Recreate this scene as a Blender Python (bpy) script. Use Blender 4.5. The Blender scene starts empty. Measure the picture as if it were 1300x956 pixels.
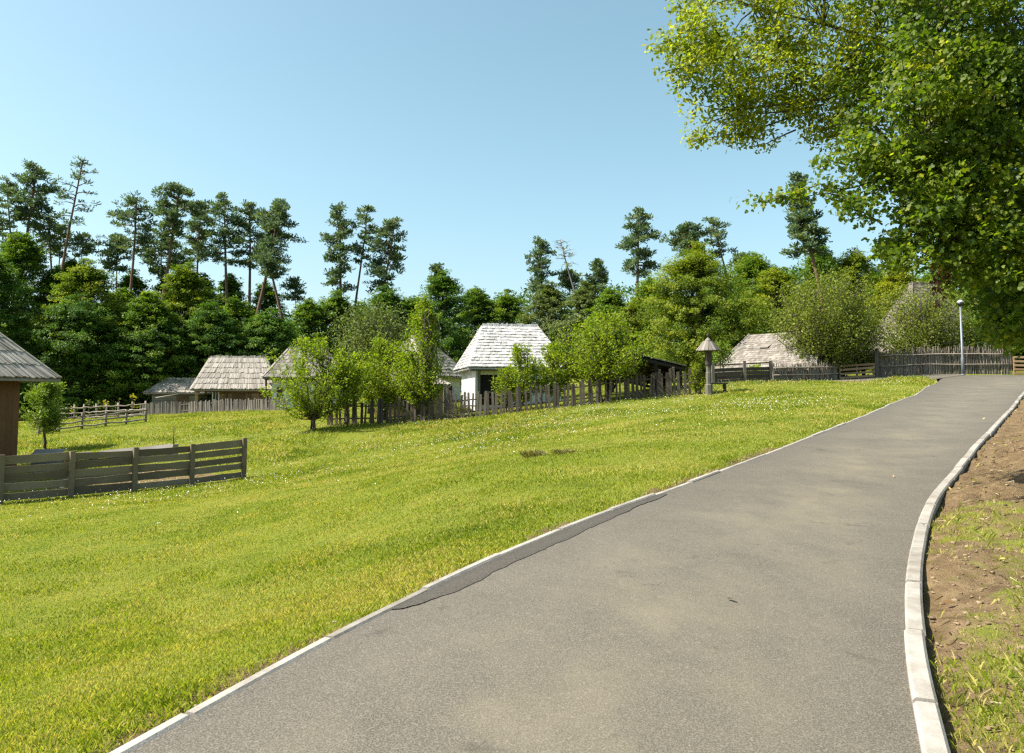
import bpy, math, random
import numpy as np
from mathutils import Vector, Matrix, Quaternion

rng = np.random.default_rng(7)
random.seed(7)
SC = bpy.context.scene
COL = SC.collection

# ------------------------------------------------------------------ camera
F = 1011.0
PITCH = math.radians(4.25)
CX, CY = 650.0, 433.5
EYE = 1.6
CA, SA = math.cos(PITCH), math.sin(PITCH)

def at(px, py, Y):
    """point of the place seen at that spot of the photograph, Y metres ahead"""
    u = (px - CX) / F
    v = (CY - py) / F
    dy = CA - v * SA
    dz = SA + v * CA
    k = Y / dy
    return np.array([u * k, Y, EYE + dz * k])

def proj(x, y, z):
    dz = z - EYE
    d = y * CA + dz * SA
    return CX + F * x / d, CY - F * (dz * CA - y * SA) / d

cam = bpy.data.cameras.new('camera')
cam.lens = 28.0
cam.sensor_width = 36.0
cam.sensor_fit = 'HORIZONTAL'
cam.shift_y = -(478.0 - CY) / 1300.0
cam.clip_end = 3000
cam.clip_start = 0.05
cam_o = bpy.data.objects.new('camera', cam)
cam_o.location = (0, 0, EYE)
cam_o.rotation_euler = (math.radians(90) + PITCH, 0, 0)
COL.objects.link(cam_o)
SC.camera = cam_o

# ------------------------------------------------------------------ light
SUN_EL = math.radians(49)
SUN_AZ = (-0.98, -0.14)
l_ = math.hypot(*SUN_AZ)
sv = Vector((SUN_AZ[0] / l_ * math.cos(SUN_EL), SUN_AZ[1] / l_ * math.cos(SUN_EL), math.sin(SUN_EL)))
sun = bpy.data.lights.new('sun', 'SUN')
sun.energy = 4.9
sun.angle = math.radians(0.53)
sun.color = (1.0, 0.94, 0.84)
sun_o = bpy.data.objects.new('sun', sun)
sun_o.rotation_euler = sv.to_track_quat('Z', 'Y').to_euler()
sun_o.location = (0, 0, 60)
COL.objects.link(sun_o)

w = bpy.data.worlds.new('World')
SC.world = w
w.use_nodes = True
nt = w.node_tree
bg = nt.nodes['Background']
sky = nt.nodes.new('ShaderNodeTexSky')
sky.sky_type = 'NISHITA'
sky.sun_disc = False
sky.sun_elevation = SUN_EL
sky.sun_rotation = math.atan2(sv.x, sv.y)
sky.altitude = 300
sky.air_density = 1.0
sky.dust_density = 2.4
sky.ozone_density = 1.6
hs = nt.nodes.new('ShaderNodeHueSaturation')
hs.inputs['Saturation'].default_value = 0.92
hs.inputs['Hue'].default_value = 0.463
nt.links.new(sky.outputs[0], hs.inputs['Color'])
nt.links.new(hs.outputs[0], bg.inputs['Color'])
bg.inputs['Strength'].default_value = 0.094
SC.view_settings.view_transform = 'Standard'
SC.view_settings.look = 'None'
SC.view_settings.exposure = 1.25
SC.view_settings.gamma = 1.0
SC.cycles.max_bounces = 6
SC.cycles.diffuse_bounces = 3
SC.cycles.glossy_bounces = 2
SC.cycles.transmission_bounces = 4
SC.cycles.use_denoising = False
SC.cycles.pixel_filter_type = 'BLACKMAN_HARRIS'
SC.cycles.filter_width = 1.35
SC.cycles.use_adaptive_sampling = False
SC.cycles.sample_clamp_indirect = 4.0
SC.cycles.volume_bounces = 0

# ------------------------------------------------------------------ noise
def _hash(ix, iy, iz, seed):
    h = (ix * 374761393 + iy * 668265263 + iz * 2147483647 + seed * 144665) & 0xFFFFFFFF
    h = ((h ^ (h >> 13)) * 1274126177) & 0xFFFFFFFF
    h = h ^ (h >> 16)
    return (h & 0xFFFF) / 65535.0

def vnoise(x, y, seed=0):
    x = np.asarray(x, float); y = np.asarray(y, float)
    ix = np.floor(x).astype(np.int64); iy = np.floor(y).astype(np.int64)
    fx = x - ix; fy = y - iy
    fx = fx * fx * (3 - 2 * fx); fy = fy * fy * (3 - 2 * fy)
    z = np.zeros_like(ix)
    a = _hash(ix, iy, z, seed); b = _hash(ix + 1, iy, z, seed)
    c = _hash(ix, iy + 1, z, seed); d = _hash(ix + 1, iy + 1, z, seed)
    return (a * (1 - fx) + b * fx) * (1 - fy) + (c * (1 - fx) + d * fx) * fy

def fbm(x, y, seed=0, o=3):
    s = 0; amp = 1; t = 0
    for i in range(o):
        s = s + amp * vnoise(x * 2 ** i, y * 2 ** i, seed + i * 17); t += amp; amp *= .5
    return s / t

# ------------------------------------------------------------------ mesh helpers
def tag(o, label=None, cat=None, group=None, kind=None):
    if label: o['label'] = label
    if cat: o['category'] = cat
    if group: o['group'] = group
    if kind: o['kind'] = kind
    return o

def empty(name, loc, rz=0.0):
    o = bpy.data.objects.new(name, None)
    o.empty_display_size = 0.3
    COL.objects.link(o)
    o.location = loc
    o.rotation_euler = (0, 0, rz)
    return o

def thing(name, label, cat, loc=(0, 0, 0), rz=0.0, group=None):
    return tag(empty(name, loc, rz), label, cat, group)

def link(name, me, mat, parent=None):
    o = bpy.data.objects.new(name, me)
    if mat is not None:
        me.materials.append(mat)
    COL.objects.link(o)
    if parent is not None:
        o.parent = parent
    return o

def arrays_mesh(name, V, Fc, tint=None, smooth=False):
    """V (n,3); Fc (m,k) one face size"""
    me = bpy.data.meshes.new(name)
    n, (m, k) = len(V), Fc.shape
    me.vertices.add(n); me.vertices.foreach_set('co', np.ascontiguousarray(V, np.float32).ravel())
    me.loops.add(m * k); me.loops.foreach_set('vertex_index', np.ascontiguousarray(Fc, np.int32).ravel())
    me.polygons.add(m); me.polygons.foreach_set('loop_start', np.arange(0, m * k, k, dtype=np.int32))
    if smooth:
        me.polygons.foreach_set('use_smooth', np.ones(m, dtype=bool))
    me.update(calc_edges=True)
    if tint is not None:
        a = me.attributes.new('tint', 'FLOAT', 'FACE')
        a.data.foreach_set('value', np.ascontiguousarray(tint, np.float32))
    return me

class MB:
    def __init__(self):
        self.v = []; self.f = []; self.t = []; self.s = []
    def poly(self, pts, t=.5):
        i = len(self.v)
        self.v += [tuple(p) for p in pts]
        self.f.append(tuple(range(i, i + len(pts)))); self.t.append(t); self.s.append(False)
    def hexa(self, p, t=.5):
        """8 points: bottom loop 0-3, top loop 4-7"""
        i = len(self.v)
        self.v += [tuple(q) for q in p]
        for q in ((3, 2, 1, 0), (4, 5, 6, 7), (0, 1, 5, 4), (1, 2, 6, 5), (2, 3, 7, 6), (3, 0, 4, 7)):
            self.f.append(tuple(i + k for k in q)); self.t.append(t); self.s.append(False)
    def box(self, c, s, t=.5, R=None):
        hx, hy, hz = s[0] / 2, s[1] / 2, s[2] / 2
        P = [(-hx, -hy, -hz), (hx, -hy, -hz), (hx, hy, -hz), (-hx, hy, -hz), (-hx, -hy, hz), (hx, -hy, hz), (hx, hy, hz), (-hx, hy, hz)]
        if R is not None:
            P = [R @ Vector(q) for q in P]
        self.hexa([(q[0] + c[0], q[1] + c[1], q[2] + c[2]) for q in P], t)
    def bar(self, a, b, w, h, t=.5, up=(0, 0, 1), w2=None, h2=None):
        """rectangular bar from a to b, w across, h along up"""
        a = Vector(a); b = Vector(b); d = (b - a).normalized()
        up = Vector(up)
        x = d.cross(up)
        if x.length < 1e-4: x = d.cross(Vector((1, 0, 0)))
        x.normalize(); u = x.cross(d).normalized()
        w2 = w if w2 is None else w2; h2 = h if h2 is None else h2
        P = []
        for q, ww, hh in ((a, w, h), (b, w2, h2)):
            P += [q - x * ww / 2 - u * hh / 2, q + x * ww / 2 - u * hh / 2, q + x * ww / 2 + u * hh / 2, q - x * ww / 2 + u * hh / 2]
        self.hexa(P, t)
    def tube(self, pts, radii, n=6, t=.5, cap=True, smooth=True):
        pts = [Vector(p) for p in pts]
        i0 = len(self.v)
        m = len(pts)
        ref = Vector((0.31, 0.93, 0.17))
        for k, p in enumerate(pts):
            d = (pts[min(k + 1, m - 1)] - pts[max(k - 1, 0)]).normalized()
            x = d.cross(ref)
            if x.length < .1: x = d.cross(Vector((1, 0, 0)))
            x.normalize(); y = d.cross(x)
            for j in range(n):
                a = 2 * math.pi * j / n
                self.v.append(tuple(p + (x * math.cos(a) + y * math.sin(a)) * radii[k]))
        for k in range(m - 1):
            for j in range(n):
                a = i0 + k * n + j; b = i0 + k * n + (j + 1) % n
                self.f.append((a, b, b + n, a + n)); self.t.append(t); self.s.append(smooth)
        if cap:
            self.f.append(tuple(i0 + j for j in range(n))[::-1]); self.t.append(t); self.s.append(False)
            self.f.append(tuple(i0 + (m - 1) * n + j for j in range(n))); self.t.append(t); self.s.append(False)
    def lathe(self, prof, c=(0, 0, 0), n=16, t=.5, smooth=True):
        i0 = len(self.v)
        for r, z in prof:
            for j in range(n):
                a = 2 * math.pi * j / n
                self.v.append((c[0] + r * math.cos(a), c[1] + r * math.sin(a), c[2] + z))
        for k in range(len(prof) - 1):
            for j in range(n):
                a = i0 + k * n + j; b = i0 + k * n + (j + 1) % n
                self.f.append((a, b, b + n, a + n)); self.t.append(t); self.s.append(smooth)
        self.f.append(tuple(i0 + j for j in range(n))[::-1]); self.t.append(t); self.s.append(False)
        self.f.append(tuple(i0 + (len(prof) - 1) * n + j for j in range(n))); self.t.append(t); self.s.append(False)
    def build(self, name, mat, parent=None, loc=None):
        me = bpy.data.meshes.new(name)
        me.from_pydata(self.v, [], self.f)
        me.polygons.foreach_set('use_smooth', np.array(self.s, dtype=bool))
        a = me.attributes.new('tint', 'FLOAT', 'FACE')
        a.data.foreach_set('value', np.array(self.t, np.float32))
        me.update()
        o = link(name, me, mat, parent)
        if loc is not None: o.location = loc
        return o

def rt():
    return random.random()

# ------------------------------------------------------------------ materials
def new_mat(name):
    m = bpy.data.materials.new(name)
    m.use_nodes = True
    n = m.node_tree
    for x in list(n.nodes): n.nodes.remove(x)
    out = n.nodes.new('ShaderNodeOutputMaterial')
    return m, n, out

def N(n, t, **kw):
    x = n.nodes.new('ShaderNode' + t)
    for k, v in kw.items(): setattr(x, k, v)
    return x

def mixc(n, fac, a, b, mode='MIX'):
    x = N(n, 'Mix', data_type='RGBA', blend_type=mode)
    for sock, v in ((x.inputs[0], fac), (x.inputs[6], a), (x.inputs[7], b)):
        if hasattr(v, 'links'): n.links.new(v, sock)
        elif isinstance(v, (int, float)): sock.default_value = v
        else: sock.default_value = (*v, 1)
    return x.outputs[2]

def noise(n, scale, detail=3, vec=None, rough=.55, obj=True):
    x = N(n, 'TexNoise')
    x.inputs['Scale'].default_value = scale
    x.inputs['Detail'].default_value = detail
    x.inputs['Roughness'].default_value = rough
    if vec is not None: n.links.new(vec, x.inputs['Vector'])
    return x.outputs['Fac']

def ramp(n, fac, stops):
    x = N(n, 'ValToRGB')
    e = x.color_ramp.elements
    while len(e) < len(stops): e.new(.5)
    for el, (p, c) in zip(e, stops):
        el.position = p
        el.color = (*c, 1) if not isinstance(c, (int, float)) else (c, c, c, 1)
    n.links.new(fac, x.inputs[0])
    return x.outputs[0]

def coords(n, scale=(1, 1, 1), kind='Object'):
    tc = N(n, 'TexCoord'); mp = N(n, 'Mapping')
    mp.inputs['Scale'].default_value = scale
    n.links.new(tc.outputs[kind], mp.inputs['Vector'])
    return mp.outputs[0]

def attr(n, name):
    x = N(n, 'Attribute'); x.attribute_name = name
    return x.outputs['Fac']

def math_(n, op, a, b=None):
    x = N(n, 'Math', operation=op)
    for s, v in zip(x.inputs, (a, b)):
        if v is None: continue
        if hasattr(v, 'links'): n.links.new(v, s)
        else: s.default_value = v
    return x.outputs[0]

def bump(n, h, strength=.4, dist=.02):
    b = N(n, 'Bump'); b.inputs['Strength'].default_value = strength; b.inputs['Distance'].default_value = dist
    n.links.new(h, b.inputs['Height'])
    return b.outputs[0]

def leaf_mat(name, lo, mid, hi, trans=.35, rough=.45, spec=.35, tcol=None):
    m, n, out = new_mat(name)
    c = ramp(n, attr(n, 'tint'), [(0, lo), (.5, mid), (1, hi)])
    p = N(n, 'BsdfPrincipled')
    n.links.new(c, p.inputs['Base Color'])
    p.inputs['Roughness'].default_value = rough
    p.inputs['Specular IOR Level'].default_value = spec
    t = N(n, 'BsdfTranslucent')
    n.links.new(mixc(n, 1.0, c, tcol or (1.18, 1.32, .40), 'MULTIPLY'), t.inputs['Color'])
    mx = N(n, 'MixShader'); mx.inputs[0].default_value = trans
    n.links.new(p.outputs[0], mx.inputs[1]); n.links.new(t.outputs[0], mx.inputs[2])
    n.links.new(mx.outputs[0], out.inputs[0])
    return m

def wood_mat(name, lo, hi, grain=(14, 14, 1.2), rough=.8, bumps=.4, stain=.35):
    m, n, out = new_mat(name)
    v = coords(n, grain)
    g = noise(n, 2.2, 6, v, .65)
    lo = tuple(x * .8 for x in lo); hi = tuple(x * .8 for x in hi)
    big = noise(n, 1.1, 3, coords(n, (1, 1, 1)))
    tt = attr(n, 'tint')
    k = math_(n, 'ADD', math_(n, 'MULTIPLY', tt, .55), math_(n, 'MULTIPLY', g, .45))
    c = ramp(n, k, [(.12, lo), (.8, hi)])
    dark = tuple(x * .45 for x in lo)
    st = ramp(n, big, [(.38, stain), (.62, 0.0)])
    c = mixc(n, st, c, dark)
    p = N(n, 'BsdfPrincipled'); n.links.new(c, p.inputs['Base Color'])
    p.inputs['Roughness'].default_value = rough; p.inputs['Specular IOR Level'].default_value = .25
    n.links.new(bump(n, g, bumps, .01), p.inputs['Normal'])
    n.links.new(p.outputs[0], out.inputs[0])
    return m

def plaster_mat(name, c0, c1, dirty=(.35, .30, .22)):
    m, n, out = new_mat(name)
    a = noise(n, 3.0, 5, coords(n))
    b = noise(n, 30.0, 3, coords(n))
    c = mixc(n, a, c0, c1)
    c = mixc(n, ramp(n, noise(n, 1.6, 5, coords(n, (1, 1, 2.5))), [(.55, 0.0), (.8, .35)]), c, dirty)
    p = N(n, 'BsdfPrincipled'); n.links.new(c, p.inputs['Base Color']); p.inputs['Roughness'].default_value = .9
    n.links.new(bump(n, b, .3, .01), p.inputs['Normal'])
    n.links.new(p.outputs[0], out.inputs[0])
    return m

def plain_mat(name, c, rough=.5, metal=0.0):
    m, n, out = new_mat(name)
    p = N(n, 'BsdfPrincipled')
    n.links.new(mixc(n, noise(n, 20, 4, coords(n)), tuple(x * .82 for x in c), tuple(min(1, x * 1.12) for x in c)), p.inputs['Base Color'])
    p.inputs['Roughness'].default_value = rough; p.inputs['Metallic'].default_value = metal
    n.links.new(p.outputs[0], out.inputs[0])
    return m
# ------------------------------------------------------------------ terrain
S = 0.065
def slope_pt(px, py):
    dy = -(at(px, py, 1.0)[2] - EYE)          # drop per metre ahead
    return at(px, py, EYE / (dy + S))

L_px = [(318, 867), (405, 819), (508, 766), (612, 715), (688, 684), (746, 660), (877, 613.5), (1002, 566), (1102, 526.5), (1152, 504.5)]
R_px = [(1153.6, 864), (1147.5, 776), (1149, 732.5), (1159, 688.5), (1166, 658), (1181, 631), (1205.5, 605), (1236, 567.6), (1262.6, 541), (1300, 498.7)]
# smooth a polyline (Catmull-Rom) to a given step
def crom(P, step=.3):
    P = np.array(P, float); out = []
    n = len(P)
    for i in range(n - 1):
        p0, p1, p2, p3 = P[max(i - 1, 0)], P[i], P[i + 1], P[min(i + 2, n - 1)]
        m = max(2, int(np.linalg.norm(p2 - p1) / step))
        for k in range(m):
            t = k / m
            out.append(.5 * ((2 * p1) + (-p0 + p2) * t + (2 * p0 - 5 * p1 + 4 * p2 - p3) * t * t + (-p0 + 3 * p1 - 3 * p2 + p3) * t ** 3))
    out.append(P[-1])
    return np.array(out)

L_px = [tuple(q) for q in crom(L_px, 28)]
R_px = [tuple(q) for q in crom(R_px, 22)]
L_road = [slope_pt(*p) for p in L_px]
R_road = [slope_pt(*p) for p in R_px]
ctrl = []
for P_, e_ in ((np.array(L_road)[:, :2], 33.5), (np.array(R_road)[:, :2], 29.5)):
    dd = np.r_[0, np.cumsum(np.linalg.norm(np.diff(P_, axis=0), axis=1))]
    for s_ in np.arange(0, dd[-1], .9):
        x_, y_ = np.interp(s_, dd, P_[:, 0]), np.interp(s_, dd, P_[:, 1])
        if y_ < e_: ctrl.append((x_, y_, S * y_))
ctrl += [(17.0, 31.9, S * 31.9), (18.3, 34.2, S * 34.2), (20.6, 31.3, 2.04), (25.5, 34.4, 2.3), (33, 35.8, 2.6)]
def cp(px, py, Y): ctrl.append(tuple(at(px, py, Y)))
for a in [(0, 867, 5.1), (0, 700, 12.2), (0, 640, 21), (308, 608, 25.8), (150, 560, 36), (60, 548, 42), (187, 535, 46),
          (180, 528, 55), (375, 523, 48.5), (420, 541, 38), (520, 537, 37.5), (640, 527, 36), (760, 513, 35.5), (890, 501, 35), (620, 523, 42),
          (1188, 485, 38.4), (1150, 478.8, 41), (985, 485, 39), (905, 489, 38), (1120, 478, 43.3), (1290, 476, 42.5), (1223, 476, 42), (1060, 483, 42),
          (100, 522, 75), (350, 510, 75), (500, 505, 75), (640, 600, 12.2), (480, 600, 19), (330, 700, 10.3), (300, 800, 6.2), (850, 530, 22), (1000, 510, 27),
          (-150, 600, 30), (-400, 560, 45)]:
    cp(*a)
ctrl += [(0, 0, 0), (-3, 0, 0), (-8, 0, -.35), (-20, 0, -1.4), (-8, -15, -.6), (3, -10, -.5), (12, -8, .5), (-30, 5, -2.2),
         (5.2, 4, .62), (5.8, 6, .85), (7.8, 9, 1.05), (9.8, 12, 1.25), (13, 16, 1.5), (17.5, 23, 1.95), (23.5, 31, 2.35), (9, 4, 1.3), (14, 8, 2.0),
         (20, 14, 2.4), (30, 25, 2.9), (34, 42, 2.9), (40, 35, 3.0),
         (20, 52, 3.4), (15, 48, 2.9), (30, 52, 3.4), (25, 75, 5.5), (45, 75, 6.0), (5, 75, 3.6), (-30, 100, 4.5), (0, 110, 7), (40, 110, 10), (-60, 90, 3), (-60, 60, 0),
         (-60, 20, -2.5), (-40, 120, 6), (80, 80, 8), (80, 20, 5), (0, 160, 10), (-100, 140, 7), (100, 150, 14), (-120, 40, -1), (0, -40, -2)]
CT = np.array(ctrl, float)

class TPS:
    def __init__(s, P, lam=.002):
        X = P[:, :2] / 20.0; n = len(X); s.X = X
        K = s.k(X, X) + lam * np.eye(n)
        Pm = np.c_[np.ones(n), X]
        A = np.zeros((n + 3, n + 3)); A[:n, :n] = K; A[:n, n:] = Pm; A[n:, :n] = Pm.T
        s.w = np.linalg.solve(A, np.r_[P[:, 2], 0, 0, 0])
    def k(s, A, B):
        r2 = ((A[:, None, :] - B[None, :, :]) ** 2).sum(2)
        return .5 * r2 * np.log(r2 + 1e-12)
    def __call__(s, x, y):
        x = np.atleast_1d(np.asarray(x, float)); y = np.atleast_1d(np.asarray(y, float))
        Q = np.c_[x.ravel(), y.ravel()] / 20.0
        out = np.empty(len(Q))
        for i in range(0, len(Q), 20000):
            q = Q[i:i + 20000]
            out[i:i + 20000] = s.k(q, s.X) @ s.w[:-3] + s.w[-3] + q @ s.w[-2:]
        return out.reshape(x.shape)
tps = TPS(CT)

def ground_raw(x, y): return tps(x, y)
def G(x, y): return float(tps(x, y)[0])

Lxy = [(-14.5, -25), (-6.6, -8), (-3.0, 0)] + [tuple(p[:2]) for p in L_road]
Rxy = [(-11.3, -25), (-3.4, -8), (.22, 0)] + [tuple(p[:2]) for p in R_road]
tip = [tuple(at(1182, 489.5, 34.6)[:2]), tuple(at(1190, 484.3, 38.0)[:2]), tuple(at(1186, 482.2, 39.6)[:2]), tuple(at(1172, 480.2, 40.5)[:2]), tuple(at(1150, 479.2, 41)[:2])]
lane = [tuple(at(1100, 481, 40.5)[:2]), tuple(at(1040, 483.5, 39.7)[:2]), tuple(at(985, 486, 39)[:2])]
Lk = crom(Lxy + tip + lane, .25)                       # whole left kerb line incl. the lane to the left
Rk = crom(Rxy + [(20.6, 31.3), (25.5, 34.4), (33, 35.8), (60, 34)], .25)
def relax(P, it, lo=2):
    P = P.copy()
    for _ in range(it):
        P[1:-1] = .5 * P[1:-1] + .25 * (P[:-2] + P[2:])
    return P
Lk = relax(Lk, 6); Rk = relax(Rk, 14)
Lmain = crom(Lxy + [tip[0], tip[1], (21.8, 40.2), (24.2, 42.0), (28.5, 42.1), (36, 42), (60, 40)], .25)
Lmain = relax(Lmain, 6)

def resample(P, n):
    d = np.r_[0, np.cumsum(np.linalg.norm(np.diff(P, axis=0), axis=1))]
    s = np.linspace(0, d[-1], n)
    return np.c_[np.interp(s, d, P[:, 0]), np.interp(s, d, P[:, 1])]

def in_poly(x, y, P):
    x = np.asarray(x); y = np.asarray(y)
    inside = np.zeros(x.shape, bool)
    n = len(P); j = n - 1
    for i in range(n):
        xi, yi = P[i]; xj, yj = P[j]
        if yi != yj:
            c = ((yi > y) != (yj > y)) & (x < (xj - xi) * (y - yi) / (yj - yi) + xi)
            inside ^= c
        j = i
    return inside

def dist_poly(x, y, P):
    """distance to polyline"""
    x = np.asarray(x, float); y = np.asarray(y, float)
    best = np.full(x.shape, 1e9)
    for a, b in zip(P[:-1], P[1:]):
        d = b - a; L = d @ d + 1e-12
        t = np.clip(((x - a[0]) * d[0] + (y - a[1]) * d[1]) / L, 0, 1)
        best = np.minimum(best, np.hypot(x - a[0] - t * d[0], y - a[1] - t * d[1]))
    return best

road_poly = np.r_[resample(Lmain, 160), resample(Rk, 160)[::-1]]
lane_low = np.array(Lk[[i for i in range(len(Lk)) if Lk[i][1] > 39.3 or (Lk[i][0] < 20 and Lk[i][1] > 38.5 and Lk[i][0] > 10 and i > len(Lk) - 60)]])
lane_low = crom(tip[1:] + lane, .3)
lane_poly = np.array([tuple(p) for p in lane_low] + [(12.7, 40.4), (16, 41.4), (20.3, 43.0), (24.2, 43.0), (24.2, 41.8)])
Rc = resample(Rk, 260); Lc = resample(Lk, 300)

def right_side(x, y):
    """beyond the right kerb"""
    P = np.r_[resample(Rk, 120), [(60, -25)]]
    return in_poly(x, y, P)

def masks(x, y):
    dr = dist_poly(x, y, resample(Rk, 110)); dl = dist_poly(x, y, resample(Lk, 130))
    onroad = in_poly(x, y, road_poly) | in_poly(x, y, lane_poly)
    rs = right_side(x, y) & ~onroad
    return dr, dl, onroad, rs

# graded ground grid
def axis(parts):
    out = []
    for a, b, s in parts: out += list(np.arange(a, b - 1e-6, s))
    return np.array(out + [parts[-1][1]])
gx = axis([(-400, -120, 20), (-120, -50, 5), (-50, -22, 1), (-22, -8, .4), (-8, 14, .16), (14, 26, .3), (26, 50, 1), (50, 120, 5), (120, 400, 20)])
gy = axis([(-60, -10, 4), (-10, 2, .6), (2, 16, .16), (16, 30, .3), (30, 46, .4), (46, 60, .8), (60, 120, 3), (120, 500, 20)])
XX, YY = np.meshgrid(gx, gy)
ZZ = ground_raw(np.clip(XX, -130, 130), np.clip(YY, -60, 180))
dr, dl, onroad, rs = masks(XX, YY)
# bank on the right: rough dug soil
near = np.clip((60 - np.hypot(XX, YY)) / 30, 0, 1)
amp = np.where(rs, .14 * np.clip(dr / .6, 0, 1) + .02, .022) * near
ZZ = ZZ + amp * (fbm(XX * 2.3, YY * 2.3, 5, 3) - .5) * 2 + near * .018 * (fbm(XX * .45, YY * .45, 9, 2) - .5) * np.clip(np.minimum(dr, dl) / 2, 0, 1)
ZZ = np.where(rs, ZZ + .05 * np.clip(1 - dr / .4, 0, 1) * 0, ZZ)
ZZ = np.where(onroad, ground_raw(np.clip(XX, -130, 130), np.clip(YY, -60, 180)) - .16, ZZ)
edge = (~onroad) & (np.minimum(dr, dl) < .22)
ZZ = np.where(edge, ZZ - .015, ZZ)
# dirt mask
dirt = np.zeros_like(XX)
nb = fbm(XX * .55, YY * .55, 21, 3)
bank = np.clip((nb - .42) * 1.9 + .75 * (fbm(XX * 2.4, YY * 2.4, 23, 3) - .5) + .7 * (fbm(XX * 6, YY * 6, 29, 2) - .5) + .36 + np.clip((YY - 8.2) / 3.5, -.36, .6), 0, 1)
dirt = np.where(rs & (dr < 7), np.clip(np.maximum(bank, .46) + np.clip(.25 - dr, 0, 1) * 2, 0, 1), dirt)
berm = np.clip(1 - np.abs(dist_poly(XX, YY, crom(lane, .5)) - .45) / .9, 0, 1) * (YY < 41) * (XX < 19)
dirt = np.maximum(dirt, np.where(~onroad & ~rs, berm * 1.3 * (fbm(XX * 1.2, YY * 1.2, 31) > .36), 0))
strip = np.clip(1 - (dl - .05) / .36, 0, 1) * np.clip((fbm(XX * 1.1, YY * 1.1, 41) - .36) * 5, 0, 1) * (YY < 13) * (YY > 3)
dirt = np.maximum(dirt, np.where(~onroad & ~rs, strip, 0))
pen = in_poly(XX, YY, [(-13.4, 22.2), (-9.3, 26.2), (-11.5, 29.4), (-16, 29)])
dirt = np.maximum(dirt, pen * .85)
iy, ix = np.meshgrid(np.arange(len(gy) - 1), np.arange(len(gx) - 1), indexing='ij')
W = len(gx); a0 = (iy * W + ix).ravel()
me = arrays_mesh('ground', np.c_[XX.ravel(), YY.ravel(), ZZ.ravel()], np.c_[a0, a0 + 1, a0 + W + 1, a0 + W], smooth=True)
at_ = me.attributes.new('dirt', 'FLOAT', 'POINT'); at_.data.foreach_set('value', dirt.ravel().astype(np.float32))

m, n, out = new_mat('meadow_ground')
v = coords(n)
big = noise(n, .35, 4, v); mid = noise(n, 1.7, 4, v); fine = noise(n, 26, 5, v, .7)
gcol = ramp(n, mid, [(.3, (.11, .15, .013)), (.5, (.165, .20, .018)), (.72, (.22, .22, .03))])
gcol = mixc(n, ramp(n, big, [(.4, 0.0), (.7, .5)]), gcol, (.25, .24, .05))
gcol = mixc(n, ramp(n, fine, [(.3, .75), (.6, 0.0)]), gcol, (.05, .07, .012))
dcol = ramp(n, noise(n, 7, 6, v, .7), [(.25, (.066, .043, .022)), (.55, (.170, .118, .062)), (.8, (.28, .205, .118))])
dm = math_(n, 'ADD', attr(n, 'dirt'), math_(n, 'MULTIPLY', math_(n, 'SUBTRACT', noise(n, 5, 4, v), .5), .9))
c = mixc(n, ramp(n, dm, [(.35, 0.0), (.6, 1.0)]), gcol, dcol)
p = N(n, 'BsdfPrincipled'); n.links.new(c, p.inputs['Base Color']); p.inputs['Roughness'].default_value = .95; p.inputs['Specular IOR Level'].default_value = .1
n.links.new(bump(n, math_(n, 'ADD', fine, noise(n, 90, 3, v)), .7, .04), p.inputs['Normal'])
n.links.new(p.outputs[0], out.inputs[0])
ground = tag(link('ground', me, m), kind='structure')

# ------------------------------------------------------------------ road
def loft(name, A, B, nst, ncr, lift, mat, crown=.0):
    a = resample(A, nst); b = resample(B, nst)
    s = np.linspace(0, 1, ncr)
    X = a[:, None, 0] * (1 - s) + b[:, None, 0] * s; Y = a[:, None, 1] * (1 - s) + b[:, None, 1] * s
    Z = ground_raw(X, Y) + lift + crown * (1 - (2 * s - 1) ** 2)[None, :]
    k, l = np.meshgrid(np.arange(nst - 1), np.arange(ncr - 1), indexing='ij')
    q = (k * ncr + l).ravel()
    me = arrays_mesh(name, np.c_[X.ravel(), Y.ravel(), Z.ravel()], np.c_[q, q + 1, q + ncr + 1, q + ncr], smooth=True)
    u = me.attributes.new('cross', 'FLOAT', 'POINT'); u.data.foreach_set('value', np.tile(s, nst).astype(np.float32))
    return tag(link(name, me, mat), kind='structure')

def asphalt(name, lo, mid_, hi, dust):
    m, n, out = new_mat(name)
    v = coords(n)
    sp = N(n, 'TexVoronoi'); sp.inputs['Scale'].default_value = 130; n.links.new(v, sp.inputs['Vector'])
    g = math_(n, 'ADD', math_(n, 'MULTIPLY', noise(n, 80, 6, v, .9), .75), math_(n, 'MULTIPLY', sp.outputs['Distance'], .45))
    agg = ramp(n, g, [(.36, lo), (.52, mid_), (.76, hi)])
    patch = noise(n, .9, 5, v, .6)
    streak = noise(n, 1.6, 5, coords(n, (1.3, .9, 1)), .7)
    cr = attr(n, 'cross')
    mid2 = ramp(n, cr, [(0, .15), (.25, .55), (.55, 1.0), (.85, .6), (1, .25)])
    f = math_(n, 'MULTIPLY', ramp(n, math_(n, 'ADD', math_(n, 'MULTIPLY', patch, .5), math_(n, 'MULTIPLY', streak, .5)), [(.30, 0.0), (.72, 1.0)]), mid2)
    c = mixc(n, math_(n, 'MULTIPLY', f, dust), agg, (.21, .182, .122))
    blot = ramp(n, noise(n, 3.2, 5, v, .7), [(.62, 0.0), (.72, .35)])
    c = mixc(n, blot, c, tuple(x * .7 for x in lo))
    c = mixc(n, ramp(n, noise(n, 40, 3, v), [(.66, 0.0), (.75, .6)]), c, (.24, .21, .17))
    p = N(n, 'BsdfPrincipled'); n.links.new(c, p.inputs['Base Color']); p.inputs['Roughness'].default_value = .85; p.inputs['Specular IOR Level'].default_value = .3
    h = g
    n.links.new(bump(n, h, .55, .006), p.inputs['Normal'])
    n.links.new(p.outputs[0], out.inputs[0])
    return m
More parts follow.
